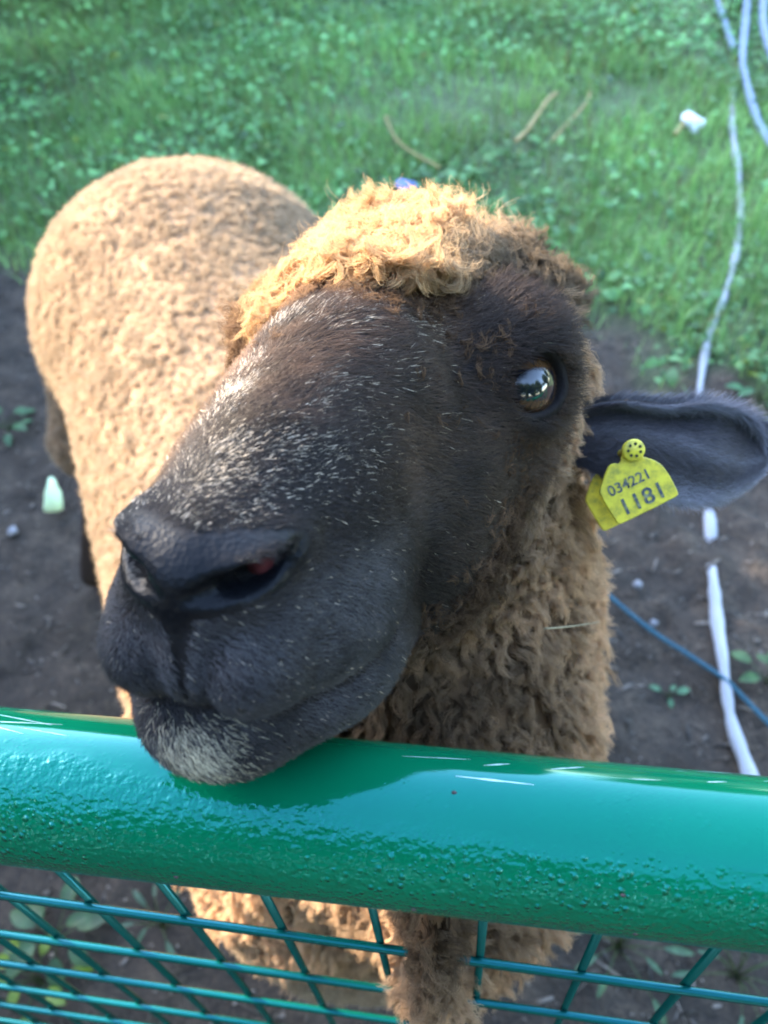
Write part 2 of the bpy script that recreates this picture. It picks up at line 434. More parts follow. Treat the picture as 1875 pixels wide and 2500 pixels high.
# short hair of the face -------------------------------------------------------
def face_hair():
    n = int(190000*DENS)
    P, Nn = scatter(tb*(1.0+1.2*(to_head(TC)[:, 0] > .09)), n)
    q = to_head(P)
    nd_ = nose_dark(q); q_m = q.copy(); q_m[:, 1] = np.abs(q_m[:, 1])
    ql = (q_m-EYE_C) @ EYE_R; eye_d = np.sqrt((ql[:, 1]/.0178)**2+(ql[:, 2]/.0140)**2)+5*(np.abs(ql[:, 0]) > .03)
    keep = (nd_ > .0005*rng.random(len(q))) & (eye_d > .95)
    P, Nn, q, q_m = P[keep], Nn[keep], q[keep], q_m[keep]; n = len(P)
    away = unit(q-np.array([.205, 0, .012]))                       # flows back from the nose
    away = away*np.array([1, .8, 1]) + np.array([0, 0, -.25])
    away = away+np.array([0, 1.0, 0])*(np.clip((q[:, 1]+.02)/.012, -1, 1)*(1-.6*sstep(.05, .0, q[:, 0])))[:, None]
    t = tangent((away @ HR.T)+rng.normal(0, .22, (n, 3)), Nn)
    nz = noise(P, 60, 9)[:, None]*.45+noise(P, 150, 10)[:, None]*.35
    t = unit(t+np.cross(Nn, t)*nz)
    x = q[:, 0]
    woolly = sstep(.045, -.015, x)
    Ln = (.0030+.0022*sstep(.16, .05, x)+.0055*woolly)*(.7+.6*rng.random(n))
    lift = (.22+.40*woolly+.12*rng.random(n))[:, None]
    K = 5; s = np.linspace(0, 1, K)[None, :, None]
    d0 = unit(t*(1-lift)+Nn*lift*1.3)
    PP = P[:, None]-Nn[:, None]*.0006+d0[:, None]*Ln[:, None, None]*s+(t-Nn*.35)[:, None]*(Ln*.35)[:, None, None]*s**2
    PP = PP+(rng.normal(0, 1, (n, 1, 3))*np.sin(s*5)*(.0003+.0011*woolly)[:, None, None])
    rad = (.000075+.00003*woolly)[:, None]*(1-.75*s[..., 0]**2)
    C = np.empty((n, 3))
    dark = np.array([.0135, .0100, .0088]); brown = np.array([.23, .125, .068]); grey = np.array([.13, .125, .13])
    C[:] = dark; lip_w = sstep(.085, .135, x)
    fb = np.clip(sstep(.075, .015, x)*sstep(.045, -.005, q[:, 1])*sstep(-.02, .02, q[:, 2])+.60*sstep(.16, .08, x)*sstep(.022, -.012, q[:, 1])*sstep(-.02, .0, q[:, 2])+.45*sstep(.02, -.03, x), 0, 1)*(.75+.5*noise(P, 40, 5))
    fb = np.clip(fb+.09*(1-lip_w)*(1+noise(P, 26, 8)), 0, 1)
    C += (brown-dark)*fb[:, None]
    lip = sstep(.085, .135, x)*sstep(.0, -.016, q[:, 2])
    C += (grey*.5-dark)*(lip*.7)[:, None]
    C *= (.55+.9*rng.random(n))[:, None]*np.clip(1+.55*noise(P, 48, 6)+.45*noise(P, 120, 7), .30, 2.0)[:, None]
    # pale hairs scattered through the bridge, the nose and the lips
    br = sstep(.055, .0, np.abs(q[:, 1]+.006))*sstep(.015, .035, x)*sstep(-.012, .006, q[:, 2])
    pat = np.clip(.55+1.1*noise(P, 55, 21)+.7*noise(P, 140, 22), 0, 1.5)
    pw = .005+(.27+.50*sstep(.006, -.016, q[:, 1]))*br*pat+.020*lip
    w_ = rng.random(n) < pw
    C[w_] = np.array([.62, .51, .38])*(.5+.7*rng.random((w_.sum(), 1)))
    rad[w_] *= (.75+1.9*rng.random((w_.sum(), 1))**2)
    PP[w_] = PP[w_][:, :1]+(PP[w_]-PP[w_][:, :1])*np.array([.8])-Nn[w_][:, None]*.0002
    # pale patch on the chin
    ch = np.exp(-(((q-np.array([.176, .001, -.053]))/np.array([.03, .0095, .0085]))**2).sum(1))
    w2 = rng.random(n) < ch*.85
    C[w2] = np.array([.62, .55, .38])*(.45+.7*rng.random((w2.sum(), 1)))
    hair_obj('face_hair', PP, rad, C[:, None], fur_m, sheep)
face_hair()

# locks ---------------------------------------------------------------------------
def locks(name, mask, nl, per, length, lock_r, helix, turns, tipcol, rootcol, rad, flow, K=12, frizz=.0006, tight=.45, tint=None, sel=None, sink=.003, lenf=None):
    P, Nn = scatter(mask, nl)
    if sel is not None:
        k = sel(P); P, Nn = P[k], Nn[k]; nl = len(P)
    t = flow(P, Nn)
    ax = unit(Nn+t+rng.normal(0, .28, (nl, 3)))
    e1 = unit(np.cross(ax, rng.normal(0, 1, (nl, 3)))); e2 = np.cross(ax, e1)
    Ln = length*(.65+.7*rng.random(nl))*(1 if lenf is None else lenf(P)); ph = rng.random(nl)*6.28; tu = turns*(.7+.6*rng.random(nl))*np.sign(rng.random(nl)-.5)
    hx = helix*(.6+.8*rng.random(nl))
    s = np.linspace(0, 1, K)
    droop = (t-Nn*.5*np.linalg.norm(t, axis=1, keepdims=True))
    lockc = P[:, None]-Nn[:, None]*sink+ax[:, None]*(Ln[:, None]*s)[..., None]+droop[:, None]*(Ln[:, None]*.45*s**2)[..., None]
    ang = ph[:, None]+tu[:, None]*6.28*s
    env = np.sin(np.clip(s*1.4, 0, 1)*1.57)
    hel = (np.cos(ang)*hx[:, None]*env)[..., None]*e1[:, None]+(np.sin(ang)*hx[:, None]*env)[..., None]*e2[:, None]
    hel = hel-hel[:, :1]
    n = nl*per
    th = rng.random((nl, per))*6.28; rr = lock_r*np.sqrt(rng.random((nl, per)))*(.7+.6*rng.random((nl, 1)))
    a = (np.cos(th)*rr)[..., None]*e1[:, None]+(np.sin(th)*rr)[..., None]*e2[:, None]
    taper = (1-(1-tight)*s**1.5)
    ls = (.78+.30*rng.random((nl, per)))
    # each strand runs to its own share of the lock's length
    idx = ls[..., None]*s*(K-1); i0 = np.clip(np.floor(idx).astype(int), 0, K-2); f = np.clip(idx-i0, 0, 1.3)[..., None]
    path = lockc+hel
    r = np.arange(nl)[:, None, None]
    PP = path[r, i0]*(1-f)+path[r, i0+1]*f + a[:, :, None]*taper[None, None, :, None]
    fz = rng.normal(0, 1, (nl, per, 1, 3))*np.sin(s*(6+6*rng.random((nl, per, 1)))+rng.random((nl, per, 1))*6)[..., None]*frizz*(.3+s)[None, None, :, None]
    PP = PP+fz
    PP = PP.reshape(n, K, 3)
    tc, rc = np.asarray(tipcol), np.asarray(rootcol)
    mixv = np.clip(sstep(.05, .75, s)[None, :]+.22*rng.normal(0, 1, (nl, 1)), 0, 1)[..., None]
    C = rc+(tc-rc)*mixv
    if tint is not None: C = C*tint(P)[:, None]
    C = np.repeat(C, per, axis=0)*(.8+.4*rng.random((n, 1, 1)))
    Rd = rad*(1-.6*s**2)[None]*(.7+.6*rng.random((n, 1)))
    hair_obj(name, PP, Rd, C, wool_m, sheep)

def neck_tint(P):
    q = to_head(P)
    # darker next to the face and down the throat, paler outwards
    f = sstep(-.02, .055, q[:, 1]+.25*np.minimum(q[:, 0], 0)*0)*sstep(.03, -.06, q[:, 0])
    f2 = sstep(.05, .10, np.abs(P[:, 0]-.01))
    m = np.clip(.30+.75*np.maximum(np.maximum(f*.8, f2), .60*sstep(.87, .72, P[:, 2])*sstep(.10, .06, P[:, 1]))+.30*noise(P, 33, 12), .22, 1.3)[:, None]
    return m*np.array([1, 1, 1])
zero = lambda P, Nn: np.zeros_like(P)
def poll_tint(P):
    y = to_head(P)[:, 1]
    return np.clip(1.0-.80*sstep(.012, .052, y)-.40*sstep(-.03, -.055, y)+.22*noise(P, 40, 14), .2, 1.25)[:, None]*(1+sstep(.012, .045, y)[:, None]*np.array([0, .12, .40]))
def poll_len(P):
    y = to_head(P)[:, 1]
    return np.clip(.88+.75*noise(P, 62, 16)+.35*noise(P, 25, 17), .30, 1.8)*(1-.62*sstep(-.022, -.048, y))
locks('poll_wool', tp, int(3600*DENS), 40, .0138, .0022, .0028, 1.9, (.63, .42, .225), (.26, .125, .048), .00011,
      lambda P, Nn: np.tile([0, .05, .25], (len(P), 1)), K=16, frizz=.00085, lenf=poll_len, tint=poll_tint)
locks('stray_wool', tp, int(450*DENS), 3, .0180, .0012, .0040, 1.2, (.66, .45, .25), (.40, .24, .11), .00008,
      lambda P, Nn: np.tile([0, .05, .3], (len(P), 1)), K=14, frizz=.0016, lenf=lambda P: 1-.6*sstep(-.022, -.048, to_head(P)[:, 1]), tint=poll_tint)
# where wool thins into the short hair of brow, forehead and cheek
def edge_margin(P):
    q = to_head(P); x, y, z = q[:, 0], np.abs(q[:, 1]), q[:, 2]
    mt = x-(.033-1.35*np.maximum(q[:, 1]-.014, 0)); mt = np.where(z > .010, mt, 1)
    ms = x-np.minimum(-.018-.10*np.clip(z, -.2, .03)+np.where(z < -.025, (-.025-z)*1.35, 0), .085)
    return np.minimum(np.maximum(mt, 0), np.maximum(ms, 0)*.42)
def edge_sel(P):
    q = to_head(P); ql = (q-EYE_C) @ EYE_R
    clear = (np.sqrt((ql[:, 1]/.023)**2+(ql[:, 2]/.020)**2) > 1) | (q[:, 1] < 0)
    return (rng.random(len(P)) < np.exp(-edge_margin(P)/.0065)) & clear & (q[:, 0] < .085)
locks('thin_wool', tb*(to_head(TC)[:, 0] < .09), int(15000*DENS), 14, .0095, .0020, .0018, 1.2, (.15, .092, .055), (.05, .030, .019), .00010,
      lambda P, Nn: tangent(np.tile(HR @ np.array([-1, 0, -.3]), (len(P), 1)), Nn)*1.1, K=9, frizz=.0008, sel=edge_sel, sink=.001,
      lenf=lambda P: np.clip(1.15-edge_margin(P)/.035, .35, 1.2),
      tint=lambda P: np.clip(1+.5*noise(P, 40, 18)+.7*sstep(.03, -.02, to_head(P)[:, 1])*sstep(.0, .02, to_head(P)[:, 2])+.1*sstep(-.01, -.04, to_head(P)[:, 2]), .35, 2.2)[:, None]*np.ones(3))
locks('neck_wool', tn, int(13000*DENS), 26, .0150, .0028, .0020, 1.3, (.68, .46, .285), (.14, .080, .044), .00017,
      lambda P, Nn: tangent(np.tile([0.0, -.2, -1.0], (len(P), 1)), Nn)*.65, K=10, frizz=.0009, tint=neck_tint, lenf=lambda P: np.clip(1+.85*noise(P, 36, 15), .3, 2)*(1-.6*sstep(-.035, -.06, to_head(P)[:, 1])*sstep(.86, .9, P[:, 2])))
def parting(P): return np.exp(-(noise(P+.02*np.c_[noise(P, 20, 36), noise(P, 20, 37), noise(P, 20, 38)], 21, 35)/.07)**2)
def body_tint(P):
    return (np.clip(1+.14*noise(P, 14, 31)+.26*noise(P, 75, 32)+.12*noise(P, 160, 34)-.38*parting(P)*(noise(P, 7, 39) > -.1), .40, 1.3))[:, None]*np.ones(3)
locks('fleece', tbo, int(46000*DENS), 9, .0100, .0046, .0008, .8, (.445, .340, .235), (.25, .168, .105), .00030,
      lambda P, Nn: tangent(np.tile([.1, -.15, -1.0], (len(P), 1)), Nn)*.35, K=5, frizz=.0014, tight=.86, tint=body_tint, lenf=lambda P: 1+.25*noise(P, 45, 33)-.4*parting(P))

# ------------------------------------------------------------------ eyes
def at(x, y, d):                                              # a point d metres deep in the view, measured in the 1659 px wide photograph
    v = np.array([(x*1.13-937.5)/2094., (y*1.13-1250.)/2094., 1.0])*d
    return CAM_POS+CAM_R @ v
def at_z(x, y, z):
    v = CAM_R @ np.array([(x*1.13-937.5)/2094., (y*1.13-1250.)/2094., 1.0])
    return CAM_POS+v*(z-CAM_POS[2])/v[2]
def build_eye(side):
    nu, nv, r = 48, 40, .0142
    th = np.linspace(0, math.pi, nv); ph = np.arange(nu)*2*math.pi/nu
    o = np.cos(th)[:, None]*np.ones(nu); hh = np.sin(th)[:, None]*np.cos(ph); vv = np.sin(th)[:, None]*np.sin(ph)
    L_ = np.stack([o, hh, vv], -1).reshape(-1, 3)
    bulge = 1+.05*sstep(.75, 1.0, L_[:, :1])
    q = EYE_C-EYE_R[:, 0]*.0034+(L_*r*bulge) @ EYE_R.T
    if side < 0: q = q*np.array([1, -1, 1]); q[:, 1] /= far_side(q[:, 0])
    W = from_head(q)-SHEEP0
    i = np.arange(nv-1)[:, None]*nu; j = np.arange(nu)[None]; j2 = (j+1) % nu
    Q = np.stack([i+j, i+nu+j, i+nu+j2, i+j2], -1).reshape(-1, 4)
    if side < 0: Q = Q[:, ::-1]
    m = MATS['eye']
    e = mesh_obj('eye', W, Q, m, sheep)
    rad = np.sqrt(L_[:, 1]**2+L_[:, 2]**2); ang = np.arctan2(L_[:, 2], L_[:, 1])
    C = np.tile([.10, .055, .03], (len(L_), 1))
    iris = sstep(.74, .70, rad)[:, None]
    ic = np.array([.11, .055, .024])*(.75+.3*np.sin(ang*23)[:, None]*.5+.25*np.sin(ang*41+1)[:, None]*.4)
    C = C*(1-iris)+ic*iris
    ring = (sstep(.62, .70, rad)*sstep(.78, .72, rad))[:, None]; C = C*(1-.75*ring)
    pu = np.maximum(np.abs(L_[:, 1])/.60, np.abs(L_[:, 2])/.40); pu = sstep(1.08, .92, pu)[:, None]
    C = C*(1-pu)+np.array([.004, .006, .012])*pu
    C[L_[:, 0] < 0] = .02
    color_attr(e, C)
MATS = {}
m, N, L, b = mat_new('eyeball'); a_ = nd(N, 'ShaderNodeAttribute', attribute_name='Col'); L.new(a_.outputs['Color'], b.inputs['Base Color'])
b.inputs['Roughness'].default_value = .12; b.inputs['Coat Weight'].default_value = 1; b.inputs['Coat Roughness'].default_value = .02
MATS['eye'] = m
build_eye(1); build_eye(-1)
# red blobs deep in the nostrils, painted for sunlight glowing through
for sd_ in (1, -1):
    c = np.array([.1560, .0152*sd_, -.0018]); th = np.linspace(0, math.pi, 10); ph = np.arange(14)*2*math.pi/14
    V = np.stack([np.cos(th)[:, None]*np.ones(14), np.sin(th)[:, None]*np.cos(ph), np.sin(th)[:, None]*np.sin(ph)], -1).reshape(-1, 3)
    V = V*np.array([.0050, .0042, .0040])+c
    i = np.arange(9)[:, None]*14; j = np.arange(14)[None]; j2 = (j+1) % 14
    mesh_obj('nostril_glow', from_head(V)-SHEEP0, np.stack([i+j, i+14+j, i+14+j2, i+j2], -1).reshape(-1, 4),
             MATS.setdefault('red', plain('nostril_glow_red', (.055, .001, .002), .9)), sheep)

# ------------------------------------------------------------------ ears
def catmull(C, t):
    n = len(C); x = t*(n-1); i = np.clip(np.floor(x).astype(int), 0, n-2); f = (x-i)[:, None]
    p = lambda k: C[np.clip(i+k, 0, n-1)]
    sh = (slice(None),)+(None,)*(C.ndim-2)
    f = (x-i).reshape((-1,)+(1,)*(C.ndim-1))
    return .5*(2*p(0)+(p(1)-p(-1))*f+(2*p(-1)-5*p(0)+4*p(1)-p(2))*f*f+(-p(-1)+3*p(0)-3*p(1)+p(2))*f**3)
EAR = [  # along the ear: upper rim, hollow, fold, lower lobe, lower rim   (x, y, depth)
    [(1225, 895, .400), (1226, 915, .404), (1228, 940, .402), (1228, 965, .402), (1228, 990, .402)],
    [(1320, 870, .394), (1325, 895, .402), (1328, 930, .398), (1325, 985, .396), (1318, 1035, .394)],
    [(1430, 876, .396), (1440, 908, .406), (1450, 952, .395), (1440, 1025, .398), (1425, 1072, .398)],
    [(1520, 873, .400), (1530, 912, .4075), (1535, 978, .399), (1525, 1045, .402), (1510, 1084, .404)],
    [(1595, 890, .408), (1598, 928, .4165), (1600, 1000, .412), (1590, 1044, .410), (1574, 1066, .412)],
    [(1640, 925, .414), (1641, 946, .421), (1641, 990, .418), (1634, 1018, .417), (1622, 1034, .418)],
    [(1657, 962, .420), (1657, 966, .422), (1657, 974, .421), (1656, 982, .421), (1653, 990, .421)]]
def build_ear(side):
    C = np.array([[at(*p) for p in row] for row in EAR])
    nu, nv = 44, 28
    G = catmull(C, np.linspace(0, 1, nu)); G = np.swapaxes(catmull(np.swapaxes(G, 0, 1).copy(), np.linspace(0, 1, nv)), 0, 1)
    if side < 0:                                              # the other ear lies back along the neck
        q = to_head(G.reshape(-1, 3))*np.array([1, -1, 1]); base = np.array([-.055, -.080, -.028]); new = np.array([-.095, -.062, -.050])
        d = q-base; a = R(84); rz = np.array([[math.cos(a), -math.sin(a), 0], [math.sin(a), math.cos(a), 0], [0, 0, 1]])
        q = new+(d*np.array([1, .8, .6])) @ rz.T*.62
        q[:, 2] -= .55*np.maximum(new[0]-q[:, 0], 0)
        G = from_head(q).reshape(nu, nv, 3)
    du = np.gradient(G, axis=0); dv = np.gradient(G, axis=1)
    Nn = unit(np.cross(du, dv)); 
    if side > 0 and (Nn.mean((0, 1)) @ (CAM_POS-G.mean((0, 1)))) < 0: Nn = -Nn
    edge = np.minimum(np.linspace(0, 1, nv), np.linspace(1, 0, nv))*2
    th = (.0008+.0022*np.sqrt(np.clip(edge, 0, 1)))[None, :, None]
    V = np.concatenate([(G+Nn*th*.3).reshape(-1, 3), (G-Nn*th).reshape(-1, 3)])
    i = np.arange(nu-1)[:, None]*nv; j = np.arange(nv-1)[None]
    Q = np.stack([i+j, i+nv+j, i+nv+j+1, i+j+1], -1).reshape(-1, 4); o = nu*nv
    Fs = [tuple(q) for q in Q]+[tuple(q[::-1]+o) for q in Q]
    rim = [k*nv for k in range(nu)]+[(nu-1)*nv+k for k in range(1, nv)]+[k*nv+nv-1 for k in range(nu-2, -1, -1)]+[k for k in range(nv-2, 0, -1)]
    for p, q in zip(rim, rim[1:]+rim[:1]): Fs.append((p, p+o, q+o, q))
    e = mesh_obj('ear', V-SHEEP0, Fs, plain('ear_skin', (.045, .037, .040), .75), sheep)
    # short velvety hair, paler along the rim
    n = int(26000*DENS)
    uu = rng.integers(0, nu-1, n); vv = rng.integers(0, nv-1, n); f, g = rng.random((n, 1)), rng.random((n, 1))
    rim_n = n//3; vv[:rim_n] = np.where(rng.random(rim_n) < .5, rng.integers(0, 2, rim_n), rng.integers(nv-3, nv-1, rim_n))
    P = (G[uu, vv]*(1-f)+G[uu+1, vv]*f)*(1-g)+(G[uu, vv+1]*(1-f)+G[uu+1, vv+1]*f)*g
    nn = Nn[uu, vv]*np.where(rng.random((n, 1)) < .65, 1, -1)
    sgn = (nn*Nn[uu, vv]).sum(1, keepdims=True)
    P = P+np.where(sgn > 0, Nn[uu, vv]*.0005, -Nn[uu, vv]*.0022)
    t = tangent(unit(du[uu, vv])+rng.normal(0, .35, (n, 3)), nn)
    vf = (vv+g[:, 0])/nv; rimw = np.clip(1-np.minimum(vf, 1-vf)*7, 0, 1)*(uu > 6)
    lowlobe = sstep(.62, .9, vf)*(uu > 10)
    out = unit(dv[uu, vv])*np.where(vf < .5, -1, 1)[:, None]*rimw[:, None]
    d0 = unit(t*.9+nn*.35+out*.8)
    Ln = (.0042+.0012*rimw)*(.6+.8*rng.random(n))
    s = np.linspace(0, 1, 4)[None, :, None]
    PP = P[:, None]+d0[:, None]*Ln[:, None, None]*s+t[:, None]*(Ln*.3)[:, None, None]*s**2
    C = np.array([.062, .056, .063])+np.clip(rimw*.75+lowlobe*1.0+.35*np.exp(-((vf-.5)/.06)**2), 0, 1)[:, None]*np.array([.20, .195, .22])
    C = C*(.5+rng.random((n, 1)))
    hair_obj('ear_hair', PP-SHEEP0*0, .00009*(1-.7*s[..., 0]), C[:, None], fur_m, e)
    return G, Nn
EG, EN = build_ear(1)
build_ear(-1)

# ------------------------------------------------------------------ ear tag
def build_tag():
    tagd = .374
    o = at(1548/1.13, 1099/1.13, tagd)
    k = .1447*tagd/2094.
    cx, cy, cz = CAM_R[:, 0], CAM_R[:, 1], CAM_R[:, 2]
    root = empty('ear_tag', o)
    tag(root, 'yellow plastic ear tag with dark printed digits hanging in the sheep\'s ear', 'ear tag')
    def pt(zx, zy, dz=0.0):                                   # plate coordinates; the plate leans a little
        dx, dy = (zx-610)*k, (zy-340)*k
        return cx*dx+cy*dy+cz*(dz-.10*dx+.16*dy)
    ym, N, L, b = mat_new('tag_yellow'); tc = nd(N, 'ShaderNodeTexCoord'); nz = nd(N, 'ShaderNodeTexNoise'); nz.inputs['Scale'].default_value = 190; nz.inputs['Detail'].default_value = 5
    nz.inputs['Roughness'].default_value = .7; L.new(tc.outputs['Object'], nz.inputs['Vector'])
    L.new(ramp(N, L, nz.outputs['Fac'], [(.33, (.40, .35, .05)), (.47, (.66, .52, .045)), (.58, (.78, .64, .05))]), b.inputs['Base Color']); b.inputs['Roughness'].default_value = .42
    dk, N, L, b = mat_new('tag_ink'); tc = nd(N, 'ShaderNodeTexCoord'); nz = nd(N, 'ShaderNodeTexNoise'); nz.inputs['Scale'].default_value = 420; nz.inputs['Detail'].default_value = 4
    L.new(tc.outputs['Object'], nz.inputs['Vector'])
    L.new(ramp(N, L, nz.outputs['Fac'], [(.44, (.05, .06, .08)), (.68, (.26, .25, .12))]), b.inputs['Base Color']); b.inputs['Roughness'].default_value = .6
    out = [(440, 560), (300, 545), (225, 620), (170, 790), (105, 990), (112, 1085), (400, 1545), (445, 1592), (500, 1588), (1375, 1132), (1418, 1085),
           (1408, 1035), (1265, 770), (1130, 590), (1000, 505), (870, 460), (790, 440), (760, 300), (500, 300), (450, 420)]
    out = np.array(out, float)
    p = np.concatenate([out, out[:1]]); seg = []
    for a, b in zip(p[:-1], p[1:]): seg += [a*.75+b*.25, a*.25+b*.75]
    out = np.array(seg)
    def plate(name, off, dz, mat):
        n = len(out); th = .0013; c = out.mean(0)
        inn = c+(out-c)*.975
        V = [pt(x+off[0], y+off[1], dz) for x, y in inn]+[pt(x+off[0], y+off[1], dz+.0003) for x, y in out]+[pt(x+off[0], y+off[1], dz+th) for x, y in out]
        Fs = [tuple(range(n))[::-1], tuple(range(2*n, 3*n))]
        for i in range(n):
            j = (i+1) % n; Fs.append((i, j, n+j, n+i)); Fs.append((n+i, n+j, 2*n+j, 2*n+i))
        return mesh_obj(name, V, Fs, mat, root, smooth=False)
    f = plate('front_plate', (0, 0), .0035, ym)
    plate('back_plate', (-75, 130), .0210, ym)
    # button with its ring of holes, and the pin through the ear
    n = 40; prof = [(0, .0000), (95, .0), (110, .0004), (160, .0004), (180, .0008), (190, .0016), (186, .0032), (120, .0036), (70, .0040), (65, .0215)]
    V = []; Fs = []
    for r, z in prof:
        for i in range(n):
            a = i*2*math.pi/n; V.append(pt(610+r*math.cos(a), 340+r*math.sin(a), z-.0008))
    for q in range(len(prof)-1):
        for i in range(n):
            j = (i+1) % n; Fs.append((q*n+i, q*n+j, q*n+n+j, q*n+n+i))
    bt = mesh_obj('button', V, Fs, ym, root)
    V = []; Fs = []
    for h in range(7):
        a0 = h*2*math.pi/7+.3; c0 = (610+104*math.cos(a0), 340+104*math.sin(a0)); b0 = len(V)
        for i in range(10):
            a = i*2*math.pi/10; V.append(pt(c0[0]+27*math.cos(a), c0[1]+27*math.sin(a), -.00100))
        Fs.append(tuple(range(b0+9, b0-1, -1)))
    mesh_obj('pin_hole', V, Fs, plain('hole_dark', (.02, .025, .01), .8), bt, smooth=False)
    e1 = np.array([.893, -.450]); e2 = np.array([.450, .893])   # along the print, and down it
    def text(s, origin, h, name, shear=0, sp=1.0):
        cu = bpy.data.curves.new('t', 'FONT'); cu.body = s; cu.size = 1.0; cu.offset = .018; cu.space_character = sp
        to = bpy.data.objects.new('t', cu); col.objects.link(to)
        dg = bpy.context.evaluated_depsgraph_get(); me = bpy.data.meshes.new_from_object(to.evaluated_get(dg))
        bpy.data.objects.remove(to)
        v = np.empty(len(me.vertices)*3); me.vertices.foreach_get('co', v); v = v.reshape(-1, 3)
        W = []
        for x, y, _ in v:
            z = np.array(origin)+e1*x*h-e2*y*h
            W.append(pt(z[0], z[1], .0032))
        me.vertices.foreach_set('co', np.array(W, np.float32).ravel()); me.materials.clear(); me.materials.append(dk); me.update()
        ob = bpy.data.objects.new(name, me); link(ob, f)
    text('1181', (515, 1455), 395, 'number', sp=1.06)
    text('034221', (285, 1125), 255, 'number', sp=1.0)
    # scuffed dirt on the upper half
    return root
build_tag()

# ------------------------------------------------------------------ gate
def tube(path, rad, seg=12, close=True):
    path = np.asarray(path, float); n = len(path)
    rad = np.broadcast_to(np.asarray(rad, float), (n,))
    T = np.gradient(path, axis=0); T /= np.linalg.norm(T, axis=1, keepdims=True)
    ref = np.array([0, 0, 1.]) if abs(T[0][2]) < .9 else np.array([0, 1., 0])
    u = np.cross(ref, T[0]); u /= np.linalg.norm(u); Us = []
    for t in T:
        u = u-t*(u @ t); u /= np.linalg.norm(u); Us.append(u)
    Us = np.array(Us); Ws = np.cross(T, Us)
    a = np.arange(seg)*2*math.pi/seg
    V = path[:, None]+rad[:, None, None]*(np.cos(a)[None, :, None]*Us[:, None]+np.sin(a)[None, :, None]*Ws[:, None])
    V = V.reshape(-1, 3); i = np.arange(n-1)[:, None]*seg; j = np.arange(seg)[None]; j2 = (j+1) % seg
    Q = np.stack([i+j, i+j2, i+seg+j2, i+seg+j], -1).reshape(-1, 4)
    Fs = [tuple(q) for q in Q]
    if close:
        Fs.append(tuple(range(seg-1, -1, -1))); Fs.append(tuple((n-1)*seg+np.arange(seg)))
    return V, Fs

def rail_material():
    m, N, L, b = mat_new('wet_green_paint')
    def math_(op, a, bb=None, c=None):
        n = nd(N, 'ShaderNodeMath'); n.operation = op
        for i, v in enumerate((a, bb, c)):
            if v is None: continue
            if isinstance(v, (int, float)): n.inputs[i].default_value = v
            else: L.new(v, n.inputs[i])
        return n.outputs[0]
    def step(a, lo, hi):
        n = nd(N, 'ShaderNodeMapRange'); n.interpolation_type = 'SMOOTHSTEP'; L.new(a, n.inputs[0])
        n.inputs['From Min'].default_value = lo; n.inputs['From Max'].default_value = hi; return n.outputs[0]
    tc = nd(N, 'ShaderNodeTexCoord'); sx = nd(N, 'ShaderNodeSeparateXYZ'); L.new(tc.outputs['Object'], sx.inputs[0])
    def noise_(scale, detail=2, sc=(1, 1, 1), rough=.5):
        mp = nd(N, 'ShaderNodeMapping'); mp.inputs['Scale'].default_value = sc; L.new(tc.outputs['Object'], mp.inputs[0])
        n = nd(N, 'ShaderNodeTexNoise'); n.inputs['Scale'].default_value = scale; n.inputs['Detail'].default_value = detail
        n.inputs['Roughness'].default_value = rough; L.new(mp.outputs[0], n.inputs['Vector']); return n.outputs['Fac']
    x, y, z = sx.outputs
    c = math_('MULTIPLY', math_('ADD', math_('MULTIPLY', y, .93), math_('MULTIPLY', z, .366)), 1/.025)      # across the rail, far side +
    # wet where nothing has rubbed the dew away: everything on the left, only the near flank towards the right
    edge = math_('ADD', math_('MULTIPLY', x, -3.0), .08)
    edge = math_('ADD', edge, math_('MULTIPLY', math_('SUBTRACT', noise_(28, 3), .5), .55))
    wet = step(math_('SUBTRACT', edge, c), -.06, .16)
    # film of joined drops: plateaus with steep ragged edges
    film = math_('ADD', math_('MULTIPLY', noise_(430, 1, (.8, 1, 1)), .75), math_('MULTIPLY', noise_(900, 1), .25))
    # separate beads
    def beads(scale, lo, hi, thin):
        vo = nd(N, 'ShaderNodeTexVoronoi'); vo.inputs['Scale'].default_value = scale; L.new(tc.outputs['Object'], vo.inputs['Vector'])
        d = step(vo.outputs['Distance'], hi, lo)
        pick = step(nd_rand(vo), thin, thin+.12)
        return math_('MULTIPLY', d, pick)
    def nd_rand(vo):
        s = nd(N, 'ShaderNodeSeparateColor'); L.new(vo.outputs['Color'], s.inputs[0]); return s.outputs[0]
    front = step(c, .05, -.35)
    dens = step(noise_(22, 2), .40, .62)
    bd = math_('ADD', math_('MULTIPLY', beads(330, .05, .42, .35), 1.0), math_('MULTIPLY', beads(640, .05, .42, .4), .45))
    bd = math_('MULTIPLY', bd, math_('MULTIPLY', dens, step(c, .75, .35)))
    h = math_('ADD', math_('MULTIPLY', math_('MULTIPLY', film, wet), 1.15), math_('MULTIPLY', bd, math_('ADD', math_('MULTIPLY', front, 1.0), .1)))
    h = math_('ADD', h, math_('MULTIPLY', noise_(45, 2), .14))
    bp = nd(N, 'ShaderNodeBump'); bp.inputs['Strength'].default_value = 1.0; bp.inputs['Distance'].default_value = .00075
    L.new(h, bp.inputs['Height']); L.new(bp.outputs[0], b.inputs['Normal'])
    colr = ramp(N, L, noise_(9, 4), [(.3, (.0005, .100, .043)), (.7, (.001, .130, .054))])
    L.new(colr, b.inputs['Base Color'])
    b.inputs['Roughness'].default_value = .09
    b.inputs['Specular IOR Level'].default_value = .72
    b.inputs['Specular Tint'].default_value = (.14, .74, 1.0, 1)
    return m
gate = empty('gate', (0, 0, .95))
tag(gate, 'green painted metal gate with wet round top rail and welded wire mesh', 'gate')
railm = rail_material()
wirem = plain('green_wire', (.001, .055, .042), .22, Specular_IOR_Level=.85, Specular_Tint=(.14, .74, 1.0, 1))
RR = .0247
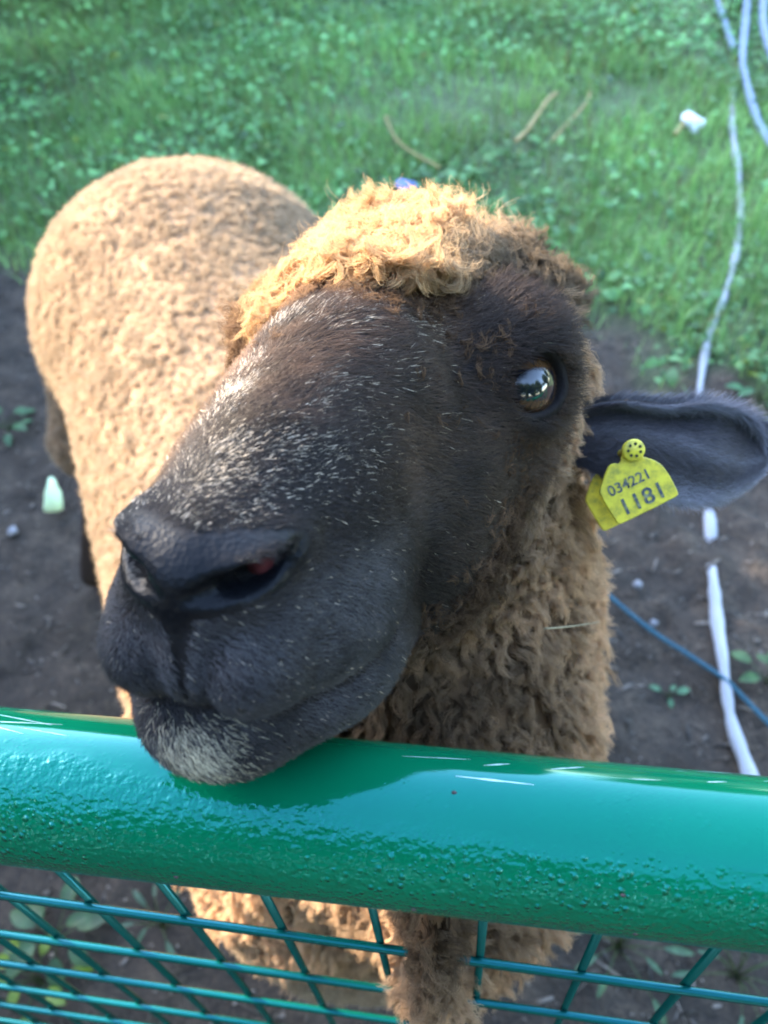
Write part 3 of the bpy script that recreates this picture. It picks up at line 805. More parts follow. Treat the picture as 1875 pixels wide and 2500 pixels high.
V, Fs = tube([(x, 0, 0) for x in np.linspace(-1.45, 1.45, 60)], RR, 96); rail = mesh_obj('top_rail', V, Fs, railm, gate)
V, Fs = tube([(-1.45, 0, -.87), (1.45, 0, -.87)], .018, 32); mesh_obj('bottom_rail', V, Fs, railm, gate)
for sx_ in (-1.45, 1.45):
    V, Fs = tube([(sx_, 0, -.95), (sx_, 0, .03)], .024, 32); mesh_obj('stile', V, Fs, railm, gate)
for k in range(-31, 32):
    x0 = -.0105+.0438*k
    if abs(x0) > 1.42: continue
    if abs(k) > 12: continue                                    # beyond these nothing is seen
    V, Fs = tube([(x0, 0, -.86), (x0, 0, -.02)], .0019, 8); mesh_obj('vertical_wire', V, Fs, wirem, gate)
for k in range(10):
    z0 = -.124-.0775*k
    V, Fs = tube([(-1.44, -.0038, z0+.065*1.25), (1.44, -.0038, z0-.065*1.63)], .0021, 8); mesh_obj('horizontal_wire', V, Fs, wirem, gate)
# pale scratches in the paint of the rail
scm = plain('scratched_paint', (.45, .62, .60), .4)
def scratch(x0, a0, x1, a1, w):
    V = []; Fs = []; n = 8
    for i in range(n+1):
        t = i/n; x = x0+(x1-x0)*t; a = math.radians(a0+(a1-a0)*t); ww = w*math.sin(math.pi*(.08+.84*t))*(.6+.8*rng.random())
        for sg in (-1, 1):
            aa = a+sg*ww/RR; V.append((x, math.cos(aa)*(RR+.00006), math.sin(aa)*(RR+.00006)))
    for i in range(n): Fs.append((2*i, 2*i+1, 2*i+3, 2*i+2))
    mesh_obj('scratch', V, Fs, scm, rail)
for sc__ in [(-.155, 55, -.115, 72, .00022), (-.150, 66, -.105, 58, .00018), (-.135, 50, -.108, 60, .00016), (-.118, 66, -.10, 70, .00012),
             (.005, 58, .026, 54, .00012), (.030, 60, .038, 55, .0002), (.050, 57, .060, 50, .00022), (.022, 73, .045, 74, .00025),
             (.095, 55, .101, 52, .00018), (.112, 46, .116, 43, .00012), (.072, 60, .082, 58, .0001)]:
    scratch(*sc__)
# small dark specks of dirt stuck to the paint
spm = plain('dirt_speck', (.05, .03, .03), .7)
for xx, aa in [(-.118, 118), (.022, 86), (.012, 178), (.075, 176), (.070, 140), (-.06, 170), (.118, 160)]:
    a = math.radians(aa); c_ = np.array([xx, -0*1.0+math.cos(a)*RR, math.sin(a)*RR]); nn = np.array([0, math.cos(a), math.sin(a)]); t1 = np.array([1., 0, 0]); t2 = np.cross(nn, t1)
    V = []; m_ = 8
    for h_, r_ in ((-.0002, .0009), (.0003, .0007), (.0005, .0003)):
        for q in range(m_):
            g_ = q*2*math.pi/m_; V.append(c_+nn*h_+(t1*math.cos(g_)+t2*math.sin(g_)*.7)*r_*(.7+.5*rng.random()))
    Fs = [(r*m_+q, r*m_+(q+1) % m_, (r+1)*m_+(q+1) % m_, (r+1)*m_+q) for r in range(2) for q in range(m_)]+[tuple(2*m_+q for q in range(m_))]
    mesh_obj('dirt_speck', V, Fs, spm, rail)

# ------------------------------------------------------------------ ground
def ground_h(x, y):
    P = np.stack([x, y, np.zeros_like(x)], -1)
    soil = soil_mask(P)
    h = .010*noise(P, 2.2, 41)+.007*noise(P, 9, 42)+soil*(.009*noise(P, 22, 43)+.007*np.abs(noise(P, 48, 44))+.0055*np.abs(noise(P, 95, 47)))
    return np.clip(h, -.05, .05)-.011
def soil_mask(P):
    x, y = P[:, 0], P[:, 1]
    b = 1.50+.10*np.sin(x*3.1)-.36*np.exp(-((x-.66)/.30)**2)+.30*noise(np.c_[x, y, 0*x], 1.7, 45)+.18*noise(np.c_[x, y, 0*x], 6, 46)
    return sstep(.12, -.12, y-b)
gx = np.concatenate([-np.geomspace(220, 3.0, 18), np.arange(-2.9, -1.4, .03), np.arange(-1.4, 1.0, .0105), np.arange(1.0, 1.7, .03), np.geomspace(1.8, 220, 18)])
gy = np.concatenate([-np.geomspace(220, .7, 18), np.arange(-.65, -.1, .02), np.arange(-.1, 1.85, .0105), np.arange(1.85, 4.4, .03), np.geomspace(4.5, 220, 18)])
GX, GY = np.meshgrid(gx, gy, indexing='ij'); gz = ground_h(GX.ravel(), GY.ravel())
GV = np.stack([GX.ravel(), GY.ravel(), gz], -1)
i = np.arange(len(gx)-1)[:, None]*len(gy); j = np.arange(len(gy)-1)[None]
GF = np.stack([i+j, i+len(gy)+j, i+len(gy)+j+1, i+j+1], -1).reshape(-1, 4)
m, N, L, b = mat_new('earth')
tc = nd(N, 'ShaderNodeTexCoord')
n1 = nd(N, 'ShaderNodeTexNoise'); n1.inputs['Scale'].default_value = 14; n1.inputs['Detail'].default_value = 8; n1.inputs['Roughness'].default_value = .7
n2 = nd(N, 'ShaderNodeTexNoise'); n2.inputs['Scale'].default_value = 130; n2.inputs['Detail'].default_value = 4
L.new(tc.outputs['Object'], n1.inputs['Vector']); L.new(tc.outputs['Object'], n2.inputs['Vector'])
c1 = ramp(N, L, n1.outputs['Fac'], [(.3, (.017, .0115, .0065)), (.5, (.040, .0275, .0175)), (.72, (.090, .064, .042))])
c2 = ramp(N, L, n2.outputs['Fac'], [(.35, (.55, .55, .55)), (.7, (1.3, 1.3, 1.3))])
mx = nd(N, 'ShaderNodeMix', data_type='RGBA', blend_type='MULTIPLY'); mx.inputs['Factor'].default_value = 1
L.new(c1, mx.inputs['A']); L.new(c2, mx.inputs['B'])
sm = nd(N, 'ShaderNodeAttribute', attribute_name='Soil')
mx2 = nd(N, 'ShaderNodeMix', data_type='RGBA'); L.new(sm.outputs['Fac'], mx2.inputs['Factor'])
mx2.inputs['A'].default_value = (.085, .125, .050, 1); L.new(mx.outputs['Result'], mx2.inputs['B'])
L.new(mx2.outputs['Result'], b.inputs['Base Color']); b.inputs['Roughness'].default_value = .85
bp = nd(N, 'ShaderNodeBump'); bp.inputs['Strength'].default_value = .9; bp.inputs['Distance'].default_value = .006
L.new(n2.outputs['Fac'], bp.inputs['Height']); L.new(bp.outputs[0], b.inputs['Normal'])
g = tag(mesh_obj('ground', GV, GF, m), kind='structure')
sa = g.data.attributes.new('Soil', 'FLOAT', 'POINT'); sa.data.foreach_set('value', soil_mask(GV).astype(np.float32))

# grass blades, one mass
def leaf_material(name, trans=.35, rough=.45):
    m, N, L, b = mat_new(name)
    a = nd(N, 'ShaderNodeAttribute', attribute_name='Col'); L.new(a.outputs['Color'], b.inputs['Base Color'])
    b.inputs['Roughness'].default_value = rough
    t = nd(N, 'ShaderNodeBsdfTranslucent'); L.new(a.outputs['Color'], t.inputs[0])
    mx = nd(N, 'ShaderNodeMixShader'); mx.inputs[0].default_value = trans
    L.new(b.outputs[0], mx.inputs[1]); L.new(t.outputs[0], mx.inputs[2]); L.new(mx.outputs[0], N['Material Output'].inputs['Surface'])
    return m
leafm = leaf_material('leaf')
def in_view_points(n, pad=.10):
    """ground points the photograph can see, a margin round it included"""
    u = rng.uniform(-pad, 1+pad, n*2)*1875; v = rng.uniform(-pad, 1+pad, n*2)*2500
    return u, v
def ground_pts(n, y_lo=-.4, y_hi=4.6):
    x = rng.uniform(-3.0, 1.6, n); y = rng.uniform(y_lo, y_hi, n)
    ok = (x > -.75-.42*y) & (x < .62+.22*np.maximum(y, 0))
    return x[ok], y[ok]
def blades(name, x, y, h, wid, colr, bend):
    n = len(x); z = ground_h(x, y)
    a = rng.random(n)*6.28; lean = rng.random(n)**1.3*bend
    dx, dy = np.cos(a), np.sin(a); px, py = -dy, dx
    s = np.array([0, .55, 1.0]); V = np.zeros((n, 5, 3))
    for q, (t, w_) in enumerate([(0, 1.0), (.55, .75)]):
        off = lean*h*t*t; up = h*t*(1-.35*lean*t)
        cxn = np.stack([x+dx*off, y+dy*off, z+up-.002], -1); wv = np.stack([px, py, 0*px], -1)*(wid*w_)[:, None]
        V[:, 2*q] = cxn-wv; V[:, 2*q+1] = cxn+wv
    V[:, 4] = np.stack([x+dx*lean*h, y+dy*lean*h, z+h*(1-.35*lean)], -1)
    b0 = (np.arange(n)*5)[:, None]
    Fq = np.concatenate([b0+np.array([[0, 1, 3, 2]]), b0+np.array([[2, 3, 4, 4]])])
    T = np.concatenate([b0+np.array([[0, 1, 3]]), b0+np.array([[0, 3, 2]]), b0+np.array([[2, 3, 4]])])
    o = mesh_obj(name, V.reshape(-1, 3), T, leafm)
    color_attr(o, np.repeat(colr, 5, axis=0))
    return o
gxs, gys = ground_pts(int(260000*1))
P2 = np.c_[gxs, gys, 0*gxs]
thin = .55+.6*noise(P2, 3.0, 51)+.35*noise(P2, 11, 52)
k = (rng.random(len(gxs)) > soil_mask(P2)*1.0) & (rng.random(len(gxs)) < np.clip(thin, .12, 1))
gxs, gys = gxs[k], gys[k]; P2 = P2[k]; n = len(gxs)
(gcol_b) = np.array([.200, .370, .110])+np.array([.07, .06, .0])*np.clip(noise(P2, 1.6, 64)+.2, 0, 1)[:, None]
gcol = gcol_b*(1+.45*noise(P2, 2.5, 53)[:, None])*(.55+.9*rng.random((n, 1)))
dry = rng.random(n) < .06+.08*np.clip(noise(P2, 4, 54), 0, 1); gcol[dry] = np.array([.20, .15, .065])*(.5+.8*rng.random((dry.sum(), 1)))
grass = blades('grass', gxs, gys, .030+.045*rng.random(n)*(1+.6*noise(P2, 3, 55)), .0011+.0016*rng.random(n), gcol, 1.1)
tag(grass, 'short uneven grass growing behind the sheep', 'grass', kind='stuff')

# clover and other small broad leaves among the grass, and weeds in the bare soil
def broad_leaves(name, x, y, z, size, colr, tilt):
    n = len(x); nrm = unit(np.c_[rng.normal(0, tilt, (n, 2)), np.ones(n)])
    e1 = unit(np.cross(nrm, rng.normal(0, 1, (n, 3)))); e2 = np.cross(nrm, e1)
    prof = np.array([(-1, 0), (-.45, .48), (.25, .62), (.85, .40), (1.05, 0), (.85, -.40), (.25, -.62), (-.45, -.48)])
    V = np.stack([x, y, z], -1)[:, None]+(prof[None, :, :1]*e1[:, None]+prof[None, :, 1:]*e2[:, None])*size[:, None, None]
    V = V+nrm[:, None]*(np.abs(prof[None, :, 1:])*.35-.25*prof[None, :, :1]**2)*size[:, None, None]
    b0 = (np.arange(n)*8)[:, None]
    T = np.concatenate([b0+np.array([q]) for q in ([0, 1, 7], [1, 2, 6], [1, 6, 7], [2, 3, 5], [2, 5, 6], [3, 4, 5])])
    o = mesh_obj(name, V.reshape(-1, 3), T, leafm); color_attr(o, np.repeat(colr, 8, axis=0)); return o
x, y = ground_pts(int(90000*1)); P3 = np.c_[x, y, 0*x]
patch = noise(P3, 2.2, 61)+.6*noise(P3, 7, 62)
k = (rng.random(len(x)) > soil_mask(P3)) & (rng.random(len(x)) < np.clip(.6+.9*patch, .15, 1)); x, y, P3 = x[k], y[k], P3[k]; n = len(x)
lc = np.array([.165, .370, .125])*(.35+1.1*rng.random((n, 1)))*(1+.45*noise(P3, 2.6, 63)[:, None])+np.array([.05, .05, -.01])*np.clip(noise(P3, 1.6, 64)+.2, 0, 1)[:, None]
yl = rng.random(n) < .05; lc[yl] = np.array([.17, .24, .03])*(.7+.5*rng.random((yl.sum(), 1)))
o = broad_leaves('clover', x, y, ground_h(x, y)+.008+.040*rng.random(n), .005+.016*rng.random(n)**3.2, lc, .55)
tag(o, 'small round clover leaves spread through the grass', 'clover', kind='stuff')

# bits of straw and chaff trodden into the soil
x, y = ground_pts(int(24000*1), -.3, 2.0); P3 = np.c_[x, y, 0*x]
k = rng.random(len(x)) < soil_mask(P3); x, y = x[k], y[k]; n = len(x)
a = rng.random(n)*3.14; ln = .002+.024*rng.random(n)**4; wd = .0007+.0030*rng.random(n)**3
z = ground_h(x, y)+.001+.002*rng.random(n)
d = np.stack([np.cos(a), np.sin(a), rng.normal(0, .15, n)], -1); pn = np.stack([-np.sin(a), np.cos(a), 0*a], -1)
c0 = np.stack([x, y, z], -1); up = np.array([0, 0, .0008])
dl = d*ln[:, None]; pw_ = pn*wd[:, None]; wob_ = pw_*rng.normal(0, .8, (n, 1))
V = np.stack([c0-dl*.7-pw_, c0+dl*.6-pw_*.8+wob_, c0+dl*.6+pw_*.8+wob_, c0-dl*.7+pw_, c0+up-dl, c0+up*.3+dl+wob_*2], 1).reshape(-1, 3)
b0 = (np.arange(n)*6)[:, None]
T = np.concatenate([b0+np.array([q]) for q in ([0, 1, 5], [0, 5, 4], [2, 3, 4], [2, 4, 5], [0, 4, 3], [1, 2, 5])])
sc_ = np.array([.30, .25, .205])*(.12+1.0*rng.random((n, 1))**2)
o = mesh_obj('straw_litter', V, T, leafm, smooth=False); color_attr(o, np.repeat(sc_, 6, axis=0))
tag(o, 'loose straw and chaff trodden into the bare soil', 'straw', kind='stuff')

# weeds: small plants in the bare soil, each one its own thing
def weed(px, py, nleaf, size, height, c, label, narrow=False, spread=.05):
    p = at_z(px, py, 0.0); z0 = float(ground_h(np.array([p[0]]), np.array([p[1]]))[0])
    root = empty('weed', (p[0], p[1], z0)); tag(root, label, 'weed', 'weeds in the bare soil')
    V = []; T = []; C = []; SV_ = []; SF_ = []
    for q in range(nleaf):
        a = q*2.4+rng.random()*.6; h = height*(.25+.75*(q+1)/nleaf)*(.8+.4*rng.random()); r = spread*(1-.5*q/nleaf)*(.7+.6*rng.random())
        tip = np.array([math.cos(a)*r, math.sin(a)*r, h]); s = size*(.7+.5*rng.random())
        st, sf = tube(np.array([(0, 0, -.004), (tip[0]*.3, tip[1]*.3, h*.65), tip]), [.0011, .0009, .0006], 5)
        b = len(SV_); SV_ += list(st); SF_ += [tuple(v+b for v in f) for f in sf]
        e1 = unit(np.array([math.cos(a), math.sin(a), -.15+.5*rng.random()])); e2 = unit(np.cross(np.array([0, 0, 1.]), e1)); nn = np.cross(e1, e2)
        b = len(V); m_ = 7
        for i in range(m_):
            t = i/(m_-1); wv = math.sin(math.pi*min(1, .06+t*.94))**(.7)*(.22 if narrow else .46)*s
            cen = tip+e1*(t*s*1.6)-nn*(t*t*s*.35)
            V += [cen-e2*wv+nn*wv*.35, cen, cen+e2*wv+nn*wv*.35]; C += [np.array(c)*(.75+.5*rng.random())]*3
        for i in range(m_-1):
            for jn in range(2):
                k0 = b+3*i+jn; T += [(k0, k0+1, k0+4, k0+3)]
    lf = mesh_obj('leaves', V, T, leafm, root); color_attr(lf, np.array(C))
    stm = mesh_obj('stem', SV_, SF_, leafm, root); color_attr(stm, np.tile([.06, .10, .03], (len(SV_), 1)))
    return root
weed(18, 925, 9, .020, .03, (.05, .14, .05), 'low green weed at the left edge of the photo beside the hind leg', spread=.035)
weed(125, 2030, 9, .026, .05, (.045, .11, .035), 'broad-leaved dark green weed seen through the left end of the mesh', spread=.04)
weed(85, 2120, 8, .020, .05, (.14, .22, .02), 'yellow-green weed low in the left corner behind the wires', spread=.04)
weed(350, 2000, 8, .016, .05, (.06, .12, .06), 'thin grey-green weed behind the wires left of the chest wool', True, .035)
weed(1335, 2045, 12, .020, .06, (.08, .16, .07), 'lacy pale green weed below the rail right of the sheep', True, .06)
weed(1590, 2110, 12, .018, .06, (.07, .15, .07), 'lacy pale green weed in the lower right corner behind the mesh', True, .07)
weed(1445, 1500, 4, .012, .01, (.09, .22, .10), 'tiny light green seedling in the soil left of the rope', spread=.012)
weed(1640, 862, 6, .022, .04, (.06, .17, .06), 'bright green leafy weed above the ear tip at the right edge', spread=.04)
weed(1655, 1480, 7, .018, .04, (.05, .12, .03), 'small green weed at the right edge above the blue twine', spread=.03)

# ------------------------------------------------------------------ ropes, twine, litter, stalks
def rope(name, pts, r, mat, label, cat, lumps=.0, z=.012, seg=10, group=None):
    P = []
    for p in pts:
        q = at_z(p[0], p[1], 0.0); q[2] = float(ground_h(np.array([q[0]]), np.array([q[1]]))[0])+(p[2] if len(p) > 2 else z); P.append(q)
    P = catmull(np.array(P), np.linspace(0, 1, 90))
    n = len(P); s = np.concatenate([[0], np.cumsum(np.linalg.norm(np.diff(P, axis=0), axis=1))])
    rad = r*(1+2.2*lumps*noise(np.c_[s, 0*s, 0*s], 14, 91)+lumps*noise(np.c_[s, 0*s, 0*s], 40, 92))
    o0 = P[0].copy(); V, Fs = tube(P-o0, rad, seg)
    o = mesh_obj(name, V, Fs, mat); o.location = o0
    tag(o, label, cat, group)
    return o
def rope_mat(name, c, scale=260):
    m, N, L, b = mat_new(name)
    tc = nd(N, 'ShaderNodeTexCoord'); wv = nd(N, 'ShaderNodeTexWave'); wv.bands_direction = 'DIAGONAL'; wv.inputs['Scale'].default_value = scale; wv.inputs['Distortion'].default_value = 1
    L.new(tc.outputs['Object'], wv.inputs['Vector'])
    L.new(ramp(N, L, wv.outputs['Fac'], [(.2, tuple(v*.75 for v in c)), (.8, c)]), b.inputs['Base Color'])
    b.inputs['Roughness'].default_value = .7
    bp = nd(N, 'ShaderNodeBump'); bp.inputs['Distance'].default_value = .001; L.new(wv.outputs['Fac'], bp.inputs['Height']); L.new(bp.outputs[0], b.inputs['Normal'])
    return m
white = rope_mat('white_rope', (.54, .57, .63)); bluep = rope_mat('pale_rope', (.33, .42, .58)); twine = rope_mat('blue_twine', (.03, .17, .26), 500)
rope('rope', [(1625, 1720), (1610, 1670), (1575, 1560), (1555, 1440), (1548, 1350), (1538, 1250, .008), (1537, 1195, -.022), (1536, 1130, .004), (1520, 1020, -.02), (1508, 900, .004), (1510, 840, .016),
               (1530, 730, .012), (1552, 680, .018), (1580, 590, .02), (1597, 480, .022), (1594, 380, .022), (1580, 280, .020), (1583, 200, .02)], .0085, white,
     'long white rope lying on the ground along the right side', 'rope', .22)
rope('rope', [(1585, 110, .02), (1570, 80, .03), (1555, 40, .03), (1540, -20, .03)], .010, bluep, 'short pale blue rope end in the grass left of the dark post', 'rope', .1, group='pale ropes at the foot of the post')
rope('rope', [(1612, -30, .05), (1606, 60, .05), (1598, 150, .05), (1608, 200, .04), (1632, 270, .03), (1665, 330, .03)], .011, bluep, 'pale blue rope running down beside the dark post and off to the right', 'rope', .1, group='pale ropes at the foot of the post')
rope('rope', [(1648, -30, .05), (1642, 60, .05), (1650, 110, .05), (1672, 160, .04)], .011, bluep, 'pale blue rope in the top right corner', 'rope', .1, group='pale ropes at the foot of the post')
rope('twine', [(1255, 1235, .02), (1305, 1283, .02), (1400, 1365, .018), (1480, 1425, .018), (1560, 1485, .020), (1600, 1520, .026), (1662, 1588, .02), (1720, 1640, .02)], .0034, twine,
     'thin blue twine crossing over the white rope on the soil', 'twine')
p = at_z(1590, 12, 0); V, Fs = tube([(0, 0, -.3), (.004, 0, .4), (0, .004, 1.15), (0, .004, 1.17)], [.018, .0175, .017, .012], 18)
o = mesh_obj('post', V, Fs, plain('post_green', (.012, .035, .032), .5)); o.location = p; tag(o, 'dark green fence post at the top right edge among pale ropes', 'post')

def scrap(name, loc, outline, thick, mat, label, cat, curl=.0, rot=0, tiltx=0):
    ol = np.array(outline, float); n = len(ol); rings = 5; V = []; c = ol.mean(0)
    for t in np.linspace(1, .12, rings):
        for q in ol:
            xy = c+(q-c)*t
            r2 = ((xy-c)**2).sum()
            V.append((xy[0], xy[1], curl*(1-t*t)+.25*thick*math.sin(xy[0]*160+xy[1]*90)))
    top = len(V); V = V+[(a, b_, h-thick) for a, b_, h in V]
    Fs = []
    for r_ in range(rings-1):
        for i in range(n):
            j = (i+1) % n; Fs.append((r_*n+i, r_*n+j, (r_+1)*n+j, (r_+1)*n+i)); Fs.append((top+r_*n+j, top+r_*n+i, top+(r_+1)*n+i, top+(r_+1)*n+j))
    Fs.append(tuple((rings-1)*n+i for i in range(n))); Fs.append(tuple(top+(rings-1)*n+i for i in range(n-1, -1, -1)))
    for i in range(n):
        j = (i+1) % n; Fs.append((i, top+i, top+j, j))
    o = mesh_obj(name, V, Fs, mat); o.location = loc; o.rotation_euler = (tiltx, 0, rot); tag(o, label, cat); return o
p = at_z(112, 1068, .03)
tu = lambda L_, s: [(a*s, b_*s) for a, b_ in L_]
cup = [(-.52, -.85), (-.3, -.95), (.3, -.95), (.55, -.82), (.56, -.4), (.50, .1), (.30, .45), (.22, .75), (.05, .95), (-.15, .88), (-.22, .55), (-.42, .1), (-.44, -.3)]
scrap('plastic_scrap', p, tu(cup, .036), .003, plain('scrap_lime', (.66, .85, .52), .45), 'pale lime plastic scrap standing on the soil beside the hind leg', 'litter', .016, .15, R(40))
p = at_z(1497, 265, .03)
pap = [(-.9, .3), (-.8, .8), (-.3, 1.0), (.15, .75), (.5, .45), (1.0, .2), (.9, -.35), (.5, -.4), (.3, -.9), (-.2, -.8), (-.3, -.35), (-.75, -.2)]
scrap('paper_scrap', p, tu(pap, .036), .003, plain('scrap_white', (.75, .80, .85), .5), 'crumpled white paper scrap lying in the grass near the right edge', 'litter', .02, .1, R(35))
p = at_z(880, 404, .025)
scrap('plastic_scrap', p, tu(pap, .030), .003, plain('scrap_blue', (.16, .22, .58), .5), 'small blue plastic scrap in the grass just above the sheep\'s forelock', 'litter', .012, .7, R(30))
for (px, py, s, lb) in [(25, 1145, .012, 'bluish white stone chip at the left edge below the lime scrap'), (1378, 1262, .010, 'larger pale stone chip on the soil under the ear tag'), (1412, 1345, .008, 'smaller pale stone chip between ear tag and twine')]:
    p = at_z(px, py, .006)
    a = np.linspace(0, 6.283, 9)[:-1]
    scrap('stone', p, [(math.cos(t)*s*(.7+.4*rng.random()), math.sin(t)*s*(.6+.4*rng.random())) for t in a], .004, plain('chip', (.24, .24, .26), .7), lb, 'stone', .006, 0, 0)
def stem3(name, A, B, sag, r, mat, label, cat):
    A, B = np.array(A), np.array(B); t = np.linspace(0, 1, 12)[:, None]
    P = A+(B-A)*t+np.array([0, 0, 1.])*(sag*4*t*(1-t)); V, Fs = tube(P-A, r*(1-.7*np.linspace(0, 1, 12)**2), 6)
    o = mesh_obj(name, V, Fs, mat); o.location = A; tag(o, label, cat); return o
stem3('grass_blade', at(686, 617, .3125), at(738, 597, .304), .001, .0006, plain('dry_blade', (.24, .26, .12), .6), 'thin greenish hay blade lying across the front of the golden forelock', 'hay blade')
stem3('straw', at(1175, 1358, .405), at(1298, 1343, .412), -.001, .0005, plain('straw', (.34, .27, .15), .6), 'thin pale straw caught in the brown neck wool above the rail', 'straw')
def stalk(pts, r, label, c=(.30, .22, .09)):
    return rope('dry_stalk', pts, r, MATS.setdefault('stalk', plain('dry_stalk', c, .7)), label, 'dry stalk', .05, .045, 7, 'dry yellow stalks in the grass')
stalk([(835, 275), (848, 315), (870, 345), (905, 368), (950, 390)], .0035, 'curved yellow stalk in the grass left of the two straight ones')
stalk([(1272, 228), (1262, 250), (1225, 290), (1190, 335)], .0035, 'rightmost thin yellow stalk, ending in a bent tip')
stalk([(1200, 225), (1180, 245), (1140, 305), (1112, 340)], .006, 'thick brown stalk between the other two in the grass')
stalk([(1455, 310), (1475, 285)], .006, 'short tan stick beside the crumpled white paper')

# ------------------------------------------------------------------ unseen foliage and trees added round the paddock to shape shade and reflections
def leaf_cloud(P, size, colr):
    n = len(P); nr = unit(rng.normal(0, 1, (n, 3))); e1 = unit(np.cross(nr, rng.normal(0, 1, (n, 3)))); e2 = np.cross(nr, e1)
    s = size*(.6+.8*rng.random((n, 1)))
    V = np.stack([P-e1*s, P-e2*s*.45, P+e1*s, P+e2*s*.45], 1).reshape(-1, 3)
    return V, np.arange(4*n).reshape(-1, 4), np.repeat(colr*(.6+.8*rng.random((n, 1))), 4, axis=0)
def shade_hedge():
    HD, HH = 3.35, 2.02
    c = np.array([-.25, .55])+SUN_AZ*HD; along = np.array([-SUN_AZ[1], SUN_AZ[0]])
    root = empty('shade_hedge', (c[0], c[1], 0)); tag(root, 'long green foliage row out of view, added to shade the ground', 'shade_hedge')
    n = 46000; t = rng.uniform(-7, SHADE_HEDGE_END, n); d = rng.uniform(-.28, .28, n); z = rng.uniform(0, 1, n)
    P = np.c_[t, d, z]; h = HH+.04*noise(np.c_[t, 0*t, 0*t], 1.3, 71)+.04*noise(np.c_[t, d, 0*t], 6, 72)+.55*sstep(.42, .48, t)*sstep(3.6, 3.0, t)-.22*sstep(-.42, -.30, t)*sstep(.36, .28, t)  # top raised and dipped to shape the shade on wires and rump
    zz = z*h
    W = np.c_[-along[0]*t*-1+SUN_AZ[0]*d, along[1]*t+SUN_AZ[1]*d, zz]
    W = np.c_[along[0]*t+SUN_AZ[0]*d, along[1]*t+SUN_AZ[1]*d, zz]
    V, Q, C = leaf_cloud(W, .050, np.array([.035, .075, .022]))
    o = mesh_obj('foliage', V, Q, leafm, root, smooth=False); color_attr(o, C)
    # the dense woody middle
    V = []; Fs = []
    tt = np.linspace(-7, SHADE_HEDGE_END, 24)
    for q in tt:
        hh = HH-.14+.08*math.sin(q*3.1)
        for dd, z_ in ((-.16, 0), (-.18, hh*.6), (-.10, hh), (.10, hh), (.18, hh*.6), (.16, 0)):
            V.append((along[0]*q+SUN_AZ[0]*dd, along[1]*q+SUN_AZ[1]*dd, z_))
    for i in range(23):
        for jn in range(5): Fs.append((i*6+jn, i*6+jn+1, i*6+6+jn+1, i*6+6+jn))
    Fs.append(tuple(range(6))); Fs.append(tuple(23*6+i for i in range(5, -1, -1)))
    mesh_obj('twigs', V, Fs, plain('twigs', (.03, .03, .015), .9), root)
SHADE_HEDGE_END = 7.0
shade_hedge()
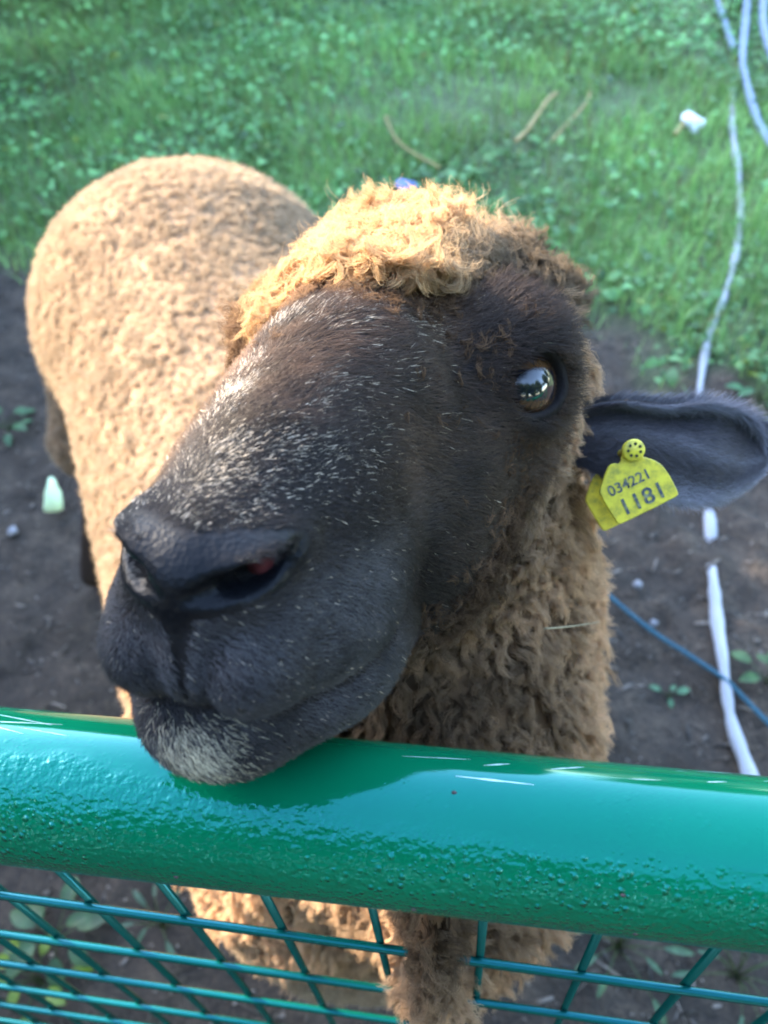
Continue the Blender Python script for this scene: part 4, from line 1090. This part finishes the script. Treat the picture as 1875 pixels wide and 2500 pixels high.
def shade_bough():
    along = np.array([-SUN_AZ[1], SUN_AZ[0]]); D = 4.2; te = math.tan(SUN_EL)
    b0 = SUN_AZ*D+along*2.0
    root = empty('unseen_tree', (b0[0], b0[1], 0)); tag(root, 'low leafy bough out of view, added to shade the rail and muzzle', 'unseen_tree')
    n = 13000; u = rng.uniform(.062, 3.2, n); wv = rng.uniform(.74, 1.08, n)+np.maximum(u-.8, 0)*rng.uniform(0, 1.1, n)
    d = rng.uniform(-.35, .35, n)
    u = u+.04*noise(np.c_[wv, d, 0*d], 9, 81)
    P = np.c_[along[0]*(u-2.0)+SUN_AZ[0]*d, along[1]*(u-2.0)+SUN_AZ[1]*d, wv+(D+d)*te]
    u2 = np.concatenate([rng.uniform(-.085, .09, 5000), rng.uniform(-.002, .09, 3000)]); w2 = np.concatenate([rng.uniform(.78, .94, 5000), rng.uniform(.92, 1.08, 3000)])  # extra leaf clumps placed to shade the rail, throat and nose
    d2 = rng.uniform(-.15, .15, 8000)
    P2_ = np.c_[along[0]*(u2-2.0)+SUN_AZ[0]*d2, along[1]*(u2-2.0)+SUN_AZ[1]*d2, w2+(D+d2)*te]
    V, Q, C = leaf_cloud(P, .055, np.array([.04, .085, .025])); V2, Q2, C2 = leaf_cloud(P2_, .020, np.array([.04, .085, .025]))
    Q = np.concatenate([Q, Q2+len(V)]); V = np.concatenate([V, V2]); C = np.concatenate([C, C2])
    o = mesh_obj('crown', V, Q, leafm, root, smooth=False); color_attr(o, C)
    z1 = .77+D*te
    V, Fs = tube([(0, 0, -.2), (.02, .02, 1.4), (0, 0, z1-.2), (along[0]*-.5, along[1]*-.5, z1), (along[0]*-1.2, along[1]*-1.2, z1+.02), (along[0]*-1.95, along[1]*-1.95, z1-.02)], [.12, .10, .075, .05, .03, .008], 10)
    mesh_obj('trunk', V, Fs, plain('bark', (.09, .07, .05), .9), root)
shade_bough()
def make_unseen_tree():
    root = empty('unseen_tree', (0, 0, 0)); tag(root, 'broad leafy crown out of view, added to darken the rail reflections', 'unseen_tree', 'unseen trees added for the reflections')
    n = 11000; cl = unit(rng.normal(0, 1, (60, 3)))*rng.uniform(.3, 1, (60, 1))*np.array([2.5, 2.5, 3.1])+np.array([0, 0, 3.5])
    P = cl[rng.integers(0, 60, n)]+rng.normal(0, .42, (n, 3)); P[:, 2] = np.maximum(P[:, 2], .15+.3*rng.random(n))
    V, Q, C = leaf_cloud(P, .17, np.array([.04, .085, .025]))
    o = mesh_obj('crown', V, Q, leafm, root, smooth=False); color_attr(o, C)
    V, Fs = tube([(0, 0, -.2), (.05, 0, 1.5), (0, .06, 3.2), (.1, .1, 5.2)], [.24, .19, .15, .05], 12)
    mesh_obj('trunk', V, Fs, plain('bark', (.09, .07, .05), .9), root)
    return root
unseen_tree = make_unseen_tree(); first = True
UNSEEN_TREES = [(-6.5, -7.5, 1.15), (-2.5, -8.0, 1.25), (1.5, -7.6, 1.2), (5.5, -7.0, 1.1), (9.5, -4.5, 1.2), (-10.5, -4.5, 1.2), (11.5, 1.5, 1.1), (12.5, 7.0, 1.0), (9, 13.5, .75), (4, 16, .8), (-1, 17, .8), (-6, 16, .8)]  # unseen, sized and placed to stand dark in the rail's reflection
for x, y, s in UNSEEN_TREES:
    r_ = unseen_tree
    if not first:
        r_ = unseen_tree.copy(); col.objects.link(r_)
        for ch in list(unseen_tree.children):
            c_ = ch.copy(); col.objects.link(c_); c_.parent = r_
    first = False
    r_.location = (x, y, 0); r_.scale = (s, s, s); r_.rotation_euler = (0, 0, x*1.7+y)
